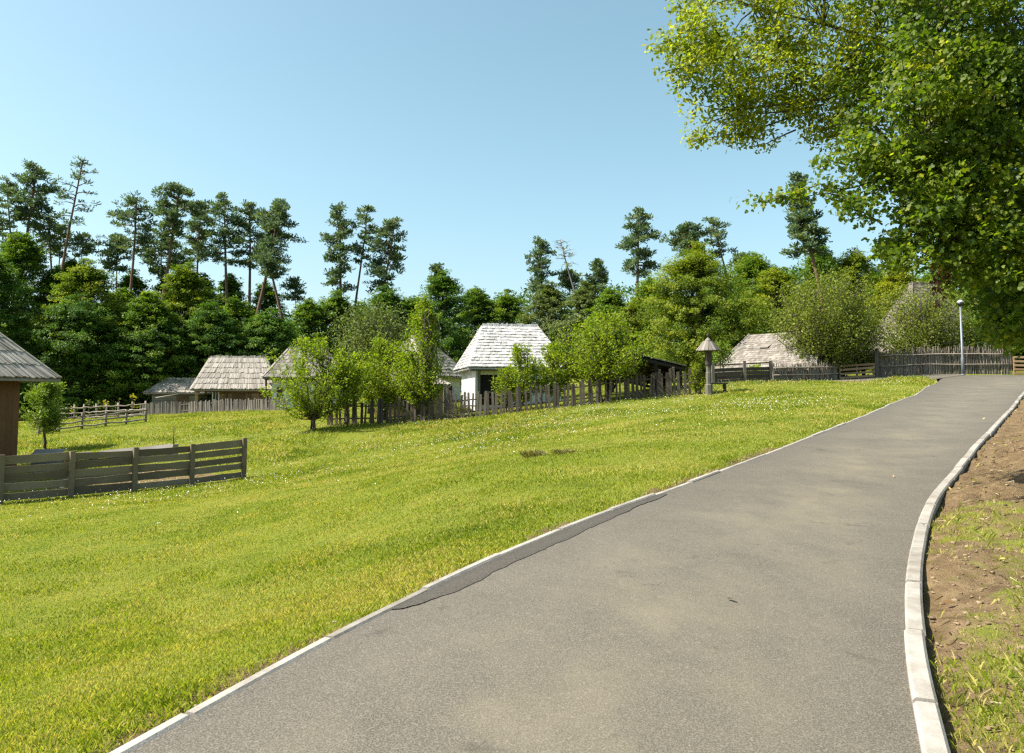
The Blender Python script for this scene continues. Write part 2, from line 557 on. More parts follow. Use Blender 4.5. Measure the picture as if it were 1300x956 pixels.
M_ROAD = asphalt('asphalt', (.016, .0142, .0115), (.054, .0485, .039), (.145, .130, .104), .72)
M_PATCH = asphalt('asphalt_patch', (.012, .0108, .009), (.030, .0268, .022), (.085, .075, .06), .12)
road = loft('road', Lmain, Rk, 340, 15, 0.0, M_ROAD, .015)
up_ = np.array([(24.2, 43.0), (20.3, 43.0), (16, 41.4), (12.7, 40.4)])
loft('path', crom([(23.6, 41.6)] + [tip[2], tip[3], tip[4]] + lane, .3), crom(up_, .3), 60, 6, .012, M_ROAD)
# darker repair strip along the left kerb, with a ragged inner edge
ia = [i for i in range(len(Lmain)) if 5.0 < Lmain[i][1] < 9.0]
A = Lmain[ia]
B = []
for i, p_ in enumerate(A):
    t = i / (len(A) - 1)
    d = A[min(i + 1, len(A) - 1)] - A[max(i - 1, 0)]; d = d / np.linalg.norm(d); nn = np.array([d[1], -d[0]])
    wdt = .09 + .14 * min(1, t * 8) * min(1, (1 - t) * 2.5) + .03 * (vnoise(i * 1.1, 0, 3) - .5) * 2
    B.append(p_ + nn * max(.05, wdt))
ra = resample(A, 120); rb = np.array(B)
sidx = np.linspace(0, len(rb) - 1, 120); rb = np.c_[np.interp(sidx, np.arange(len(rb)), rb[:, 0]), np.interp(sidx, np.arange(len(rb)), rb[:, 1])]
rb += (rng.random((120, 2)) - .5) * .018
loft('road_patch', ra, rb, 120, 4, .008, M_PATCH)

# kerbs: laid concrete stones with joints
def kerb(name, P, side, L=1.0, wd=.072, top=.014, mat=None):
    """stones sit on the outside of line P; side=+1 left of travel"""
    d = np.r_[0, np.cumsum(np.linalg.norm(np.diff(P, axis=0), axis=1))]
    mb = MB(); s = 0.0
    while s < d[-1] - .3:
        e = min(s + L, d[-1])
        jit = random.uniform(-.011, .011); jh = random.uniform(-.010, .008); tt = rt()
        k = max(2, int(round((e - s) / .25)) + 1)
        ss = np.linspace(s + .009, e - .009, k)
        pts = np.c_[np.interp(ss, d, P[:, 0]), np.interp(ss, d, P[:, 1])]
        rows = []
        for i in range(k):
            a = pts[max(i - 1, 0)]; b = pts[min(i + 1, k - 1)]; t = (b - a) / (np.linalg.norm(b - a) + 1e-9)
            nn = np.array([-t[1], t[0]]) * side
            q0 = pts[i] + nn * jit; q1 = q0 + nn * wd; bv = .014
            z = G(*pts[i]) + jh
            prof = [(q0, z - .14), (q0, z + top - bv), (q0 + nn * bv, z + top), (q1 - nn * bv, z + top), (q1, z + top - bv), (q1, z - .2)]
            rows.append([(q[0], q[1], zz) for q, zz in prof])
        for i in range(k - 1):
            for j in range(5):
                mb.poly([rows[i][j], rows[i + 1][j], rows[i + 1][j + 1], rows[i][j + 1]][::side], tt)
        mb.poly(rows[0], tt); mb.poly(rows[-1][::-1], tt)
        s = e
    return tag(mb.build(name, mat), kind='structure')
m, n, out = new_mat('kerb_concrete')
v = coords(n)
c = ramp(n, math_(n, 'ADD', math_(n, 'MULTIPLY', attr(n, 'tint'), .35), math_(n, 'MULTIPLY', noise(n, 9, 6, v, .7), .65)), [(.2, (.17, .15, .122)), (.55, (.30, .278, .24)), (.85, (.385, .36, .315))])
c = mixc(n, ramp(n, noise(n, 2.3, 5, v, .7), [(.46, 0.0), (.70, .75)]), c, (.14, .115, .085))
p = N(n, 'BsdfPrincipled'); n.links.new(c, p.inputs['Base Color']); p.inputs['Roughness'].default_value = .85
n.links.new(bump(n, noise(n, 60, 5, v, .7), .5, .008), p.inputs['Normal']); n.links.new(p.outputs[0], out.inputs[0])
M_KERB = m
Lk_v = np.array([q for q in Lk if q[1] > -12]); Rk_v = np.array([q for q in Rk if q[1] > -12 and q[0] < 45])
kerb('kerb', Lk_v, 1, mat=M_KERB)
kerb('kerb', Rk_v, -1, wd=.10, top=.05, mat=M_KERB)

def GZ(x, y):
    """height of the ground sheet itself"""
    i = np.clip(np.searchsorted(gx, x) - 1, 0, len(gx) - 2); j = np.clip(np.searchsorted(gy, y) - 1, 0, len(gy) - 2)
    fx = (x - gx[i]) / (gx[i + 1] - gx[i]); fy = (y - gy[j]) / (gy[j + 1] - gy[j])
    return (ZZ[j, i] * (1 - fx) + ZZ[j, i + 1] * fx) * (1 - fy) + (ZZ[j + 1, i] * (1 - fx) + ZZ[j + 1, i + 1] * fx) * fy

SD = np.where(onroad, -1, 1) * np.minimum(dr, dl)
def gridv(A, x, y):
    i = np.clip(np.searchsorted(gx, x) - 1, 0, len(gx) - 2); j = np.clip(np.searchsorted(gy, y) - 1, 0, len(gy) - 2)
    fx = (x - gx[i]) / (gx[i + 1] - gx[i]); fy = (y - gy[j]) / (gy[j + 1] - gy[j])
    return (A[j, i] * (1 - fx) + A[j, i + 1] * fx) * (1 - fy) + (A[j + 1, i] * (1 - fx) + A[j + 1, i + 1] * fx) * fy
def qmasks(x, y):
    on = gridv(SD, x, y) < .0
    return gridv(dr, x, y), gridv(dl, x, y), on, (gridv(rs.astype(float), x, y) > .5) & ~on
# ------------------------------------------------------------------ wood and wall materials
M_SHING = wood_mat('silver_shingle', (.19, .165, .135), (.50, .455, .39), (9, 9, 1.5), .7, .4, .2)
M_SHING_W = wood_mat('pale_shingle', (.35, .34, .32), (.66, .65, .62), (9, 9, 1.5), .7, .4, .12)
M_SHING_B = wood_mat('brown_grey_shingle', (.14, .122, .10), (.36, .325, .28), (9, 9, 1.5), .8, .4, .2)
M_SHING_D = wood_mat('dark_old_shingle', (.095, .08, .062), (.27, .23, .19), (9, 9, 1.5), .8, .4, .25)
M_PLANK_D = wood_mat('dark_brown_planks', (.12, .058, .024), (.26, .135, .058), (10, 10, .8), .7, .4, .35)
M_GREYWOOD = wood_mat('weathered_grey_wood', (.11, .098, .082), (.30, .275, .24), (4, 4, 18), .85, .5, .3)
M_GREYWOOD_V = wood_mat('weathered_grey_stakes', (.075, .064, .052), (.26, .235, .195), (20, 20, 1.5), .85, .5, .3)
M_DARKWOOD = wood_mat('dark_weathered_pickets', (.050, .040, .031), (.15, .122, .095), (20, 20, 1.5), .85, .5, .3)
M_BARN = wood_mat('barn_boards', (.13, .085, .05), (.30, .21, .13), (12, 12, 1), .8, .4, .3)
M_BEAM = wood_mat('old_beams', (.09, .055, .03), (.22, .145, .085), (12, 12, 1), .8, .4, .3)
M_SHADEWOOD = wood_mat('shade_dark_timber', (.022, .016, .011), (.06, .045, .032), (12, 12, 1), .85, .4, .3)  # near-black wood: shade under the open shed roof put into the colour
M_TAN = wood_mat('fresh_sawn_wood', (.26, .15, .075), (.46, .30, .17), (4, 4, 14), .75, .4, .2)
M_WHITE = plaster_mat('limewashed_wall', (.62, .61, .58), (.70, .70, .68))
M_CLAY = plaster_mat('clay_wall', (.40, .27, .125), (.50, .355, .175))
M_BLUE = plaster_mat('blue_limewash', (.10, .17, .36), (.15, .24, .46))
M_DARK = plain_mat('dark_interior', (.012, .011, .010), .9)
M_GLASS = plain_mat('window_glass', (.02, .025, .03), .08)

# ------------------------------------------------------------------ roofs
def roof_plane(mb, E0, E1, R0, R1, rows, sw, th=.03, ragged=.03, tb=.5, tv=.5):
    """courses of shingles from eave E0-E1 up to R0-R1 (R0 may equal R1)"""
    E0, E1, R0, R1 = map(Vector, (E0, E1, R0, R1))
    nrm = (E1 - E0).cross(((R0 + R1) / 2) - (E0 + E1) / 2).normalized()
    slope = ((R0 + R1) / 2 - (E0 + E1) / 2).length
    dn = -(((R0 + R1) / 2) - (E0 + E1) / 2).normalized()
    for i in range(rows):
        s0, s1 = i / rows, min(1.0, (i + 1.12) / rows)
        A0, B0 = E0.lerp(R0, s0), E1.lerp(R1, s0)
        A1, B1 = E0.lerp(R0, s1), E1.lerp(R1, s1)
        wl = (B0 - A0).length
        k = max(1, int(wl / sw))
        cut = np.sort(np.clip((np.arange(k + 1) + np.r_[0, (rng.random(max(0, k - 1)) - .5) * .6, 0]) / k, 0, 1))
        rowt = random.uniform(-.12, .12)
        for a, b in zip(cut[:-1], cut[1:]):
            g = .004 / max(wl, .1)
            j = random.uniform(-ragged, ragged); lift = th * 1.25 + random.uniform(0, th * .7)
            p0 = A0.lerp(B0, a + g) + dn * j; p1 = A0.lerp(B0, b - g) + dn * j
            q0 = A1.lerp(B1, a + g); q1 = A1.lerp(B1, b - g)
            lo0 = nrm * lift; lo1 = nrm * (lift - th)
            mb.hexa([p0 + lo1, p1 + lo1, q1 + nrm * .001, q0 + nrm * .001, p0 + lo0, p1 + lo0, q1 + nrm * (.001 + th), q0 + nrm * (.001 + th)],
                    min(1, max(0, tb + rowt + random.uniform(-tv, tv))))

def hip_cap(mb, a, b, w, t=.55):
    a = Vector(a); b = Vector(b)
    n_ = max(2, int((b - a).length / .45))
    for i in range(n_):
        p, q = a.lerp(b, i / n_), a.lerp(b, (i + 1.1) / n_)
        mb.bar(p + Vector((0, 0, .05)), q + Vector((0, 0, .045)), w * random.uniform(.85, 1.15), .04, t + random.uniform(-.3, .3))

def hip_roof(name, parent, a, b, ze, zr, r, mat, rows=12, sw=.14, th=.03, ragged=.03, crest=True, capw=.16, kick=0.0, dx=0.0):
    """hipped roof over a rectangle 2a x 2b with ridge half length r; deck and shingles in one mesh"""
    mb = MB()
    E = [Vector((-a, -b, ze)), Vector((a, -b, ze)), Vector((a, b, ze)), Vector((-a, b, ze))]
    R0, R1 = Vector((-r + dx, 0, zr)), Vector((r + dx, 0, zr))
    und = Vector((0, 0, -.015))
    for q in ((E[0], E[1], R1, R0), (E[1], E[2], R1), (E[2], E[3], R0, R1), (E[3], E[0], R0)):
        mb.poly([p + und for p in q], .2)
    mb.poly([p + und + Vector((0, 0, -.07)) for p in E[::-1]], .1)
    for i in range(4):
        p, q = E[i], E[(i + 1) % 4]
        d = Vector((0, 0, -.085))
        mb.poly([p + d, q + d, q + und, p + und], .3)
    roof_plane(mb, E[0], E[1], R0, R1, rows, sw, th, ragged)
    roof_plane(mb, E[1], E[2], R1, R1, rows, sw, th, ragged)
    roof_plane(mb, E[2], E[3], R1, R0, rows, sw, th, ragged)
    roof_plane(mb, E[3], E[0], R0, R0, rows, sw, th, ragged)
    o = mb.build('roof', mat, parent)
    for e, rr in ((E[0], R0), (E[1], R1), (E[2], R1), (E[3], R0)):
        cp_ = MB(); hip_cap(cp_, e, rr, capw); cp_.build('hip_cap', mat, o)
    if crest and r > .2:
        cr = MB()
        k = int(2 * r / .13)
        for i in range(k):
            x = -r + dx + (i + .5) * 2 * r / k
            h = random.uniform(.10, .17)
            cr.box((x, random.uniform(-.02, .02) - .02, zr + h / 2 + .01), (.12, .03, h + .1), rt(), Matrix.Rotation(-.3, 3, 'X'))
        cr.build('ridge_crest', mat, o)
    return o

def plank_wall(mb, p0, p1, z0, z1, pw=.2, th=.04, out=(0, -1), gap=.004, tv=1.0):
    """vertical planks from p0 to p1 in plan"""
    p0 = Vector((*p0, 0)); p1 = Vector((*p1, 0)); L = (p1 - p0).length; d = (p1 - p0) / L
    ang = math.atan2(d.y, d.x); R = Matrix.Rotation(ang, 3, 'Z')
    k = max(1, int(L / pw)); xs = np.sort(np.r_[0, (np.arange(1, k) + (rng.random(k - 1) - .5) * .4) / k, 1]) * L
    for a, b in zip(xs[:-1], xs[1:]):
        c = p0 + d * (a + b) / 2
        mb.box((c.x, c.y, (z0 + z1) / 2), (b - a - gap, th + random.uniform(0, .012), z1 - z0), .5 + (rt() - .5) * tv, R)

def log_wall(mb, p0, p1, z0, z1, h=.2, th=.16, tv=1.0):
    p0 = Vector((*p0, 0)); p1 = Vector((*p1, 0)); L = (p1 - p0).length; d = (p1 - p0) / L
    R = Matrix.Rotation(math.atan2(d.y, d.x), 3, 'Z'); z = z0
    while z < z1 - .02:
        hh = min(h * random.uniform(.85, 1.15), z1 - z)
        c = p0 + d * L / 2
        mb.box((c.x, c.y, z + hh / 2), (L, th + random.uniform(-.02, .02), hh - .012), .5 + (rt() - .5) * tv, R)
        z += hh

def window(parent, x, y, z, w, h, rz=0.0, mat=None, frame=M_WHITE, name='window'):
    """small casement, its own frame, pane and bars; faces local -y turned by rz"""
    mb = MB(); R = Matrix.Rotation(rz, 3, 'Z')
    def bx(cx, cz, sx, sz, dy, sy):
        q = R @ Vector((cx, dy, cz)); mb.box((x + q.x, y + q.y, z + q.z), (sx, sy, sz), .5, R)
    for sx in (-1, 1): bx(sx * w / 2, 0, .06, h + .12, -.03, .07)
    for sz in (-1, 1): bx(0, sz * h / 2, w - .061, .06, -.028, .065)
    bx(0, 0, .03, h - .061, -.02, .04)
    o = mb.build(name, frame, parent)
    g = MB(); q = R @ Vector((0, 0.0, 0)); g.box((x + q.x, y + q.y, z), (w - .05, .012, h - .05), .5, R)
    g.build('pane', mat or M_GLASS, o)
    return o

# ---- plank-clad house at the left edge
def corner_house():
    c = at(77.5, 481.5, 27.0)
    rz = math.radians(60); a, b = 4.2, 3.4
    Rm = Matrix.Rotation(rz, 3, 'Z')
    off = Rm @ Vector((a, -b, 0))
    gz = G(c[0] - 1, c[1]) - .1
    t = thing('wooden_house', 'dark brown plank-clad house with grey shingle roof at the left edge behind the plank fence', 'house', (c[0] - off.x, c[1] - off.y, gz), rz)
    ze = c[2] - gz
    hip_roof('roof', t, a, b, ze, ze + b * math.tan(math.radians(46)), a - b * .9, M_SHING, rows=8, sw=.09, th=.05, ragged=.04, capw=.18)
    wb = MB(); ax, by = a - .95, b - .75
    plank_wall(wb, (-ax, -by), (ax, -by), .0, ze + .2, .21)
    plank_wall(wb, (ax + .02, -by + .03), (ax + .02, by), .0, ze + .2, .21)
    plank_wall(wb, (ax, by + .02), (-ax, by + .02), .0, ze + .2, .21)
    plank_wall(wb, (-ax - .02, by), (-ax - .02, -by + .03), .0, ze + .2, .21)
    wb.build('wall', M_PLANK_D, t)
    f = MB(); f.box((0, 0, -.15), (2 * ax + .1, 2 * by + .1, .5), .5); f.build('plinth', plaster_mat('rubble_plinth', (.2, .18, .16), (.32, .3, .27)), t)
    return t
corner_house()

# ---- small log shed
def log_shed():
    c = at(183.6, 499, 62)                       # front-left eave corner
    rz = math.radians(6); a, b = 2.2, 1.9
    Rm = Matrix.Rotation(rz, 3, 'Z'); off = Rm @ Vector((-a, -b, 0))
    x, y = c[0] - off.x, c[1] - off.y; gz = G(x, y - 1) - .05
    t = thing('log_shed', 'low log shed with pale shingle roof to the left of the brown barn', 'shed', (x, y, gz), rz)
    ze = c[2] - gz
    hip_roof('roof', t, a + .1, b, ze, ze + 1.05, a - .9, M_SHING, rows=4, sw=.1, th=.05)
    wb = MB(); ax, by = a - .45, b - .45
    log_wall(wb, (-ax, -by), (ax, -by), 0, ze); log_wall(wb, (ax, -by + .09), (ax, by - .09), 0, ze)
    log_wall(wb, (-ax, by), (ax, by), 0, ze); log_wall(wb, (-ax, -by + .09), (-ax, by - .09), 0, ze)
    wb.build('wall', M_GREYWOOD, t)
    d = MB()
    d.box((.55, -by - .10, ze * .42), (.9, .05, ze * .84), .2); d.build('door', M_BEAM, t)
    return t
log_shed()

def tilted_pole():
    a = at(198, 505, 60.2); b = at(226, 500.5, 60)
    mb = MB(); mb.tube([(0, 0, 0), tuple(b - a)], [.05, .035], 6, .9)
    o = mb.build('wooden_pole', M_GREYWOOD, None, tuple(a)); tag(o, 'thin pale pole propped aslant against the low log shed', 'pole')
tilted_pole()

# ---- brown barn with the big silver roof
def barn():
    c = at(242, 494.5, 58)
    rz = math.radians(9); a, b = 2.95, 2.5
    Rm = Matrix.Rotation(rz, 3, 'Z'); off = Rm @ Vector((-a, -b, 0))
    x, y = c[0] - off.x, c[1] - off.y; gz = G(x, y - 1.5) - .05
    t = thing('barn', 'brown wooden barn with tall silver-grey shingle roof behind the left picket fence', 'barn', (x, y, gz), rz)
    ze = c[2] - gz; zr = at(285, 454.5, 60.5)[2] - gz
    ro = hip_roof('roof', t, a, b, ze, zr, 2.05, M_SHING, rows=6, sw=.09, th=.06, ragged=.05, capw=.2, dx=-.1)
    pl = MB(); pl.bar((1.0, .2, zr + .02), (2.2, -.1, zr + .38), .09, .05, .3); pl.build('ridge_board', M_GREYWOOD, ro)
    wb = MB(); ax, by = a - .45, b - .9
    log_wall(wb, (-ax + .9, -by), (ax, -by), 0, ze, .22); log_wall(wb, (ax, -by + .09), (ax, by - .09), 0, ze, .22)
    log_wall(wb, (-ax + .9, by), (ax, by), 0, ze, .22); log_wall(wb, (-ax + .9, -by + .09), (-ax + .9, by - .09), 0, ze, .22)
    wb.build('wall', M_BARN, t)
    for px in (-a + .35, a - .35):
        p_ = MB(); p_.box((px, -b + .3, ze / 2), (.17, .17, ze), .6); p_.build('post', M_TAN if px < 0 else M_BEAM, t)
    for px in (-.6, 1.1, 1.9):
        p_ = MB(); p_.box((px, -by - .14, ze / 2), (.14, .12, ze), .3); p_.build('post', M_BEAM, t)
    bm_ = MB(); bm_.box((0, -b + .3, ze - .09), (2 * a - .4, .14, .16), .4); bm_.build('eave_beam', M_BEAM, t)
    window(t, -1.35, -by - .09, 1.1, .42, .75)
    d = MB(); d.box((.3, -by - .10, ze * .42), (.95, .05, ze * .84), .1); d.build('door', M_BEAM, t)
    return t
barn()

# ---- white cottage between the barn and the garden trees
def cottage():
    c = at(333, 479, 54.5)
    rz = math.radians(14); a, b = 2.9, 2.4
    Rm = Matrix.Rotation(rz, 3, 'Z'); off = Rm @ Vector((-a, -b, 0))
    x, y = c[0] - off.x, c[1] - off.y; gz = G(x, y - 1.5) - .05
    t = thing('cottage', 'white cottage with brownish shingle roof half hidden by the garden tree beside the barn', 'house', (x, y, gz), rz)
    ze = c[2] - gz; zr = ze + 2.1
    hip_roof('roof', t, a, b, ze, zr, 1.3, M_SHING_B, rows=8, sw=.15, th=.035)
    mb = MB(); mb.box((0.1, .1, ze / 2), (2 * a - 1.0, 2 * b - 1.2, ze), .5); mb.build('wall', M_WHITE, t)
    for px in (-1.75, -.75, 1.0):
        window(t, px, -b + .7 - .005, ze * .5, .32, .75, frame=M_BEAM)
    for px in (-a + .25, -.3, a - .25):
        p_ = MB(); p_.box((px, -b + .25, ze / 2), (.13, .13, ze), .3); p_.build('post', M_BEAM, t)
    bm_ = MB(); bm_.box((0, -b + .25, ze - .1), (2 * a - .3, .12, .16), .4); bm_.build('eave_beam', M_BEAM, t)
    return t
cottage()

# ---- house with blue-grey shaded hip behind the slim tree
def rear_house():
    c = at(600, 479.5, 55)                       # right eave corner
    rz = math.radians(62); a, b = 2.6, 2.7
    Rm = Matrix.Rotation(rz, 3, 'Z'); off = Rm @ Vector((a, -b, 0))
    x, y = c[0] - off.x, c[1] - off.y; gz = G(x, y - 1.5) - .05
    t = thing('cottage', 'white cottage with steep blue-grey roof close to the left of the large white house', 'house', (x, y, gz), rz)
    ze = c[2] - gz; zr = at(565, 433, 57.5)[2] - gz
    hip_roof('roof', t, a, b, ze, zr, .75, M_SHING, rows=12, sw=.16, th=.045)
    mb = MB(); mb.box((0, 0, ze / 2), (2 * a - 1.2, 2 * b - 1.2, ze), .5); mb.build('wall', M_WHITE, t)
    for px in (-1.3, .6): window(t, px, -b + .595, ze * .5, .4, .7, frame=M_BEAM)
    return t
rear_house()

# ---- ochre clay shed behind the picket fence
def clay_shed():
    t0 = at(517, 532, 41.2); rz = math.radians(4)
    gz = G(t0[0], t0[1]) - .05
    t = thing('clay_shed', 'low ochre clay shed with flat shingle roof standing behind the picket fence', 'shed', (t0[0], t0[1] + 1.2, gz), rz)
    w_, d_ = 3.5, 2.2
    zt = at(500, 486, 40.5)[2] - gz
    mb = MB(); mb.box((0, 0, (zt - .1) / 2), (w_, d_, zt - .1), .5); mb.build('wall', M_CLAY, t)
    hip_roof('roof', t, w_ / 2 + .35, d_ / 2 + .4, zt - .1, zt + .55, .9, M_SHING, rows=5, sw=.16, th=.035)
    d = MB(); d.box((.7, -d_ / 2 - .02, .72), (.75, .05, 1.4), .3); d.build('door', M_BEAM, t)
    return t
clay_shed()

# ---- the white house with the bright roof
def white_house():
    c = at(594.5, 466.5, 42)
    rz = math.radians(12); a, b = 2.75, 2.75
    Rm = Matrix.Rotation(rz, 3, 'Z'); off = Rm @ Vector((-a, -b, 0))
    x, y = c[0] - off.x, c[1] - off.y; gz = G(x - 1, y - 2.5) - .05
    t = thing('white_house', 'white plank-walled house with bright silvery hipped shingle roof and dark porch opening', 'house', (x, y, gz), rz)
    ze = c[2] - gz; zr = at(650, 414.5, 44.9)[2] - gz
    hip_roof('roof', t, a, b, ze, zr, 1.62, M_SHING_W, rows=14, sw=.15, th=.06, ragged=.02, capw=.14, dx=.1)
    fy = -b + .75                                  # front wall
    sl = -a + .42                                  # left wall
    sr = a - .42; bk = b - .5
    mb = MB()
    plank_wall(mb, (sl, bk), (sl, -b + .16), .35, ze, .26, .06, tv=.6)
    plank_wall(mb, (sl + .035, fy), (-2.0, fy), .35, ze, .2, .06, tv=.6)
    plank_wall(mb, (-.6, fy), (sr - .035, fy), .35, ze, .2, .06, tv=.6)
    plank_wall(mb, (-2.0, fy), (-.6, fy), ze - .35, ze, .2, .06, tv=.6)
    plank_wall(mb, (sr, -b + .16), (sr, bk), .35, ze, .26, .06, tv=.6)
    plank_wall(mb, (sr - .035, bk + .05), (sl + .035, bk + .05), .35, ze, .26, .06, tv=.6)
    m, n, out = new_mat('white_planks')
    g = noise(n, 2.5, 5, coords(n, (14, 14, .8)), .65)
    cc = mixc(n, math_(n, 'ADD', math_(n, 'MULTIPLY', g, .5), math_(n, 'MULTIPLY', attr(n, 'tint'), .5)), (.62, .62, .59), (.80, .80, .785))
    p = N(n, 'BsdfPrincipled'); n.links.new(cc, p.inputs['Base Color']); p.inputs['Roughness'].default_value = .8
    n.links.new(bump(n, g, .3, .01), p.inputs['Normal']); n.links.new(p.outputs[0], out.inputs[0])
    mb.build('wall', m, t)
    f = MB(); f.box((0, .1, .1), (2 * a - .9, 2 * b - .85, .52), .5); f.build('plinth', plaster_mat('pale_plinth', (.5, .47, .42), (.62, .59, .53)), t)
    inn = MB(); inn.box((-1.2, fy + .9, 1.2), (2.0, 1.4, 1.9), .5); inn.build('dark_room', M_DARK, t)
    for px in (sl + .2, .25, sr - .15):
        p_ = MB(); p_.box((px, -b + .22, ze / 2 + .1), (.11, .11, ze - .2), .5); p_.build('post', M_GREYWOOD_V, t)
    bm_ = MB(); bm_.box((0, -b + .22, ze - .09), (2 * a - .4, .12, .14), .4); bm_.build('eave_beam', M_GREYWOOD, t)
    rl = MB(); rl.box((.2, -b + .22, 1.05), (2 * a - 1.5, .07, .08), .5); rl.build('porch_rail', M_GREYWOOD, t)
    window(t, 1.35, fy - .035, 1.45, .5, .6, frame=M_BEAM)
    return t
white_house()

# ---- open shed with dark underside, seen end-on
def open_shed():
    A = at(792, 445, 36.8); B = at(871.5, 464, 38.4)
    gz = G((A[0] + B[0]) / 2, 39.5) - .05; O = np.array([(A[0] + B[0]) / 2, 39.0, gz])
    t = thing('open_shed', 'open timber shed, dark underside of its slanting roof showing behind the bushy round tree', 'shed', tuple(O))
    A = Vector(A - O); B = Vector(B - O); bk = Vector((-.25, 3.6, -.95)); C, D = B + bk, A + bk
    mb = MB(); roof_plane(mb, D, C, A, B, 9, .16, .035)
    ro = mb.build('roof', M_SHING_B, t)
    un = MB(); un.hexa([p + Vector((0, 0, -.05)) for p in (A, B, C, D)] + [p + Vector((0, 0, -.02)) for p in (A, B, C, D)], .1); un.build('shaded_underside', M_SHADEWOOD, ro)  # added sheet below the shingles, coloured dark to stand for shade
    for k in range(7):
        u = (k + .5) / 7; r_ = MB(); r_.bar(A.lerp(B, u) + Vector((0, .03, -.09)), D.lerp(C, u) + Vector((0, 0, -.09)), .08, .1, .3); r_.build('rafter', M_SHADEWOOD, t)
    for p0, p1 in ((A, B), (D, C)):
        k = MB(); k.bar(p0.lerp(p1, .03) + Vector((0, .1, -.2)), p0.lerp(p1, .97) + Vector((0, .1, -.2)), .12, .13, .3); k.build('beam', M_SHADEWOOD, t)
    for p in (A.lerp(B, .06), A.lerp(B, .5), A.lerp(B, .9), D.lerp(C, .06), D.lerp(C, .94)):
        q = MB(); q.box((p.x, p.y + .1, (p.z - .26) / 2), (.15, .15, p.z - .26), .3); q.build('post', M_SHADEWOOD, t)
    w_ = MB(); plank_wall(w_, (D.x, D.y + .2), (C.x, C.y + .2), 0, min(C.z, D.z) - .3, .22); w_.build('rear_wall', M_DARKWOOD, t)
    return t
open_shed()

# ---- long house with slanting shingle roof on the right
def long_house():
    A = at(903, 471.5, 46.5)                        # front-left eave corner
    rz = math.radians(-47); a, b = 3.15, 2.7
    Rm = Matrix.Rotation(rz, 3, 'Z'); off = Rm @ Vector((-a, -b, 0))
    x, y = A[0] - off.x, A[1] - off.y; gz = G(A[0] + 1, A[1] - 1) - .05
    t = thing('long_house', 'long house with weathered shingle roof, roof vents and blue wall behind the shrine post', 'house', (x, y, gz), rz)
    ze = A[2] - gz; zr = at(958, 424.5, 47.0)[2] - gz
    ro = hip_roof('roof', t, a, b, ze, zr, 2.25, M_SHING_B, rows=17, sw=.16, th=.03, ragged=.015, crest=False, capw=.12)
    for px in (-.6, 1.25):
        s = .60; yy = -b * (1 - s); zz = ze + (zr - ze) * s; k = (zr - ze) / b
        v_ = MB()                                   # low eyebrow vent: a small raised flap of shingles over a dark slot
        y0, y1 = yy - .16, yy + .26
        za, zb_ = zz - .16 * k + .17, zz + .26 * k + .05
        v_.poly([(px - .26, y0, za), (px + .26, y0, za), (px + .34, y1, zb_), (px - .34, y1, zb_)], .5)
        v_.poly([(px - .34, y1, zb_ - .05), (px + .34, y1, zb_ - .05), (px + .26, y0, za - .04), (px - .26, y0, za - .04)], .1)
        v_.poly([(px - .26, y0, za - .04), (px + .26, y0, za - .04), (px + .26, y0, za), (px - .26, y0, za)], .2)
        for q in (-1, 1): v_.poly([(px + q * .26, y0, za - .04), (px + q * .26, y0, za), (px + q * .34, y1, zb_), (px + q * .34, y1, zb_ - .05)], .3)
        v_.build('roof_vent', M_SHING_B, ro)
        h = MB(); h.box((px, y0 + .06, zz - .16 * k + .07), (.44, .1, .10), .5); h.build('vent_opening', M_DARK, t)
    mb = MB(); mb.box((0, .35, ze / 2), (2 * a - 1.2, 2 * b - 1.7, ze), .5); mb.build('wall', M_BLUE, t)
    for px in (-a + .3, -1.5, .1, 1.5, a - .3):
        p_ = MB(); p_.box((px, -b + .3, ze / 2), (.13, .13, ze), .3); p_.build('post', M_BEAM, t)
    bm_ = MB(); bm_.box((0, -b + .3, ze - .1), (2 * a - .4, .12, .16), .3); bm_.build('eave_beam', M_BEAM, t)
    rl = MB(); plank_wall(rl, (-a + .35, -b + .3), (a - .35, -b + .3), 0, .8, .18, .05); rl.build('porch_parapet', M_BEAM, t)
    return t
long_house()

# ---- steep roofed house, far right
def steep_house():
    x, y = at(1172, 400, 52)[:2]; gz = G(x, y) - .1
    t = thing('steep_house', 'house with very steep grey roof rising behind the wattle fence and shrub near the lamp', 'house', (x, y, gz), math.radians(18))
    zr = at(1166, 362, 52)[2] - gz; ze = at(1120, 446, 50)[2] - gz
    hip_roof('roof', t, 3.25, 2.6, ze, zr, .95, M_SHING_D, rows=20, sw=.2, th=.05, ragged=.06, capw=.22)
    mb = MB(); log_wall(mb, (-2.3, -2.0), (2.3, -2.0), 0, ze); log_wall(mb, (2.3, -1.9), (2.3, 1.9), 0, ze)
    log_wall(mb, (-2.3, 2.0), (2.3, 2.0), 0, ze); log_wall(mb, (-2.3, -1.9), (-2.3, 1.9), 0, ze)
    mb.build('wall', M_BEAM, t)
    return t
steep_house()

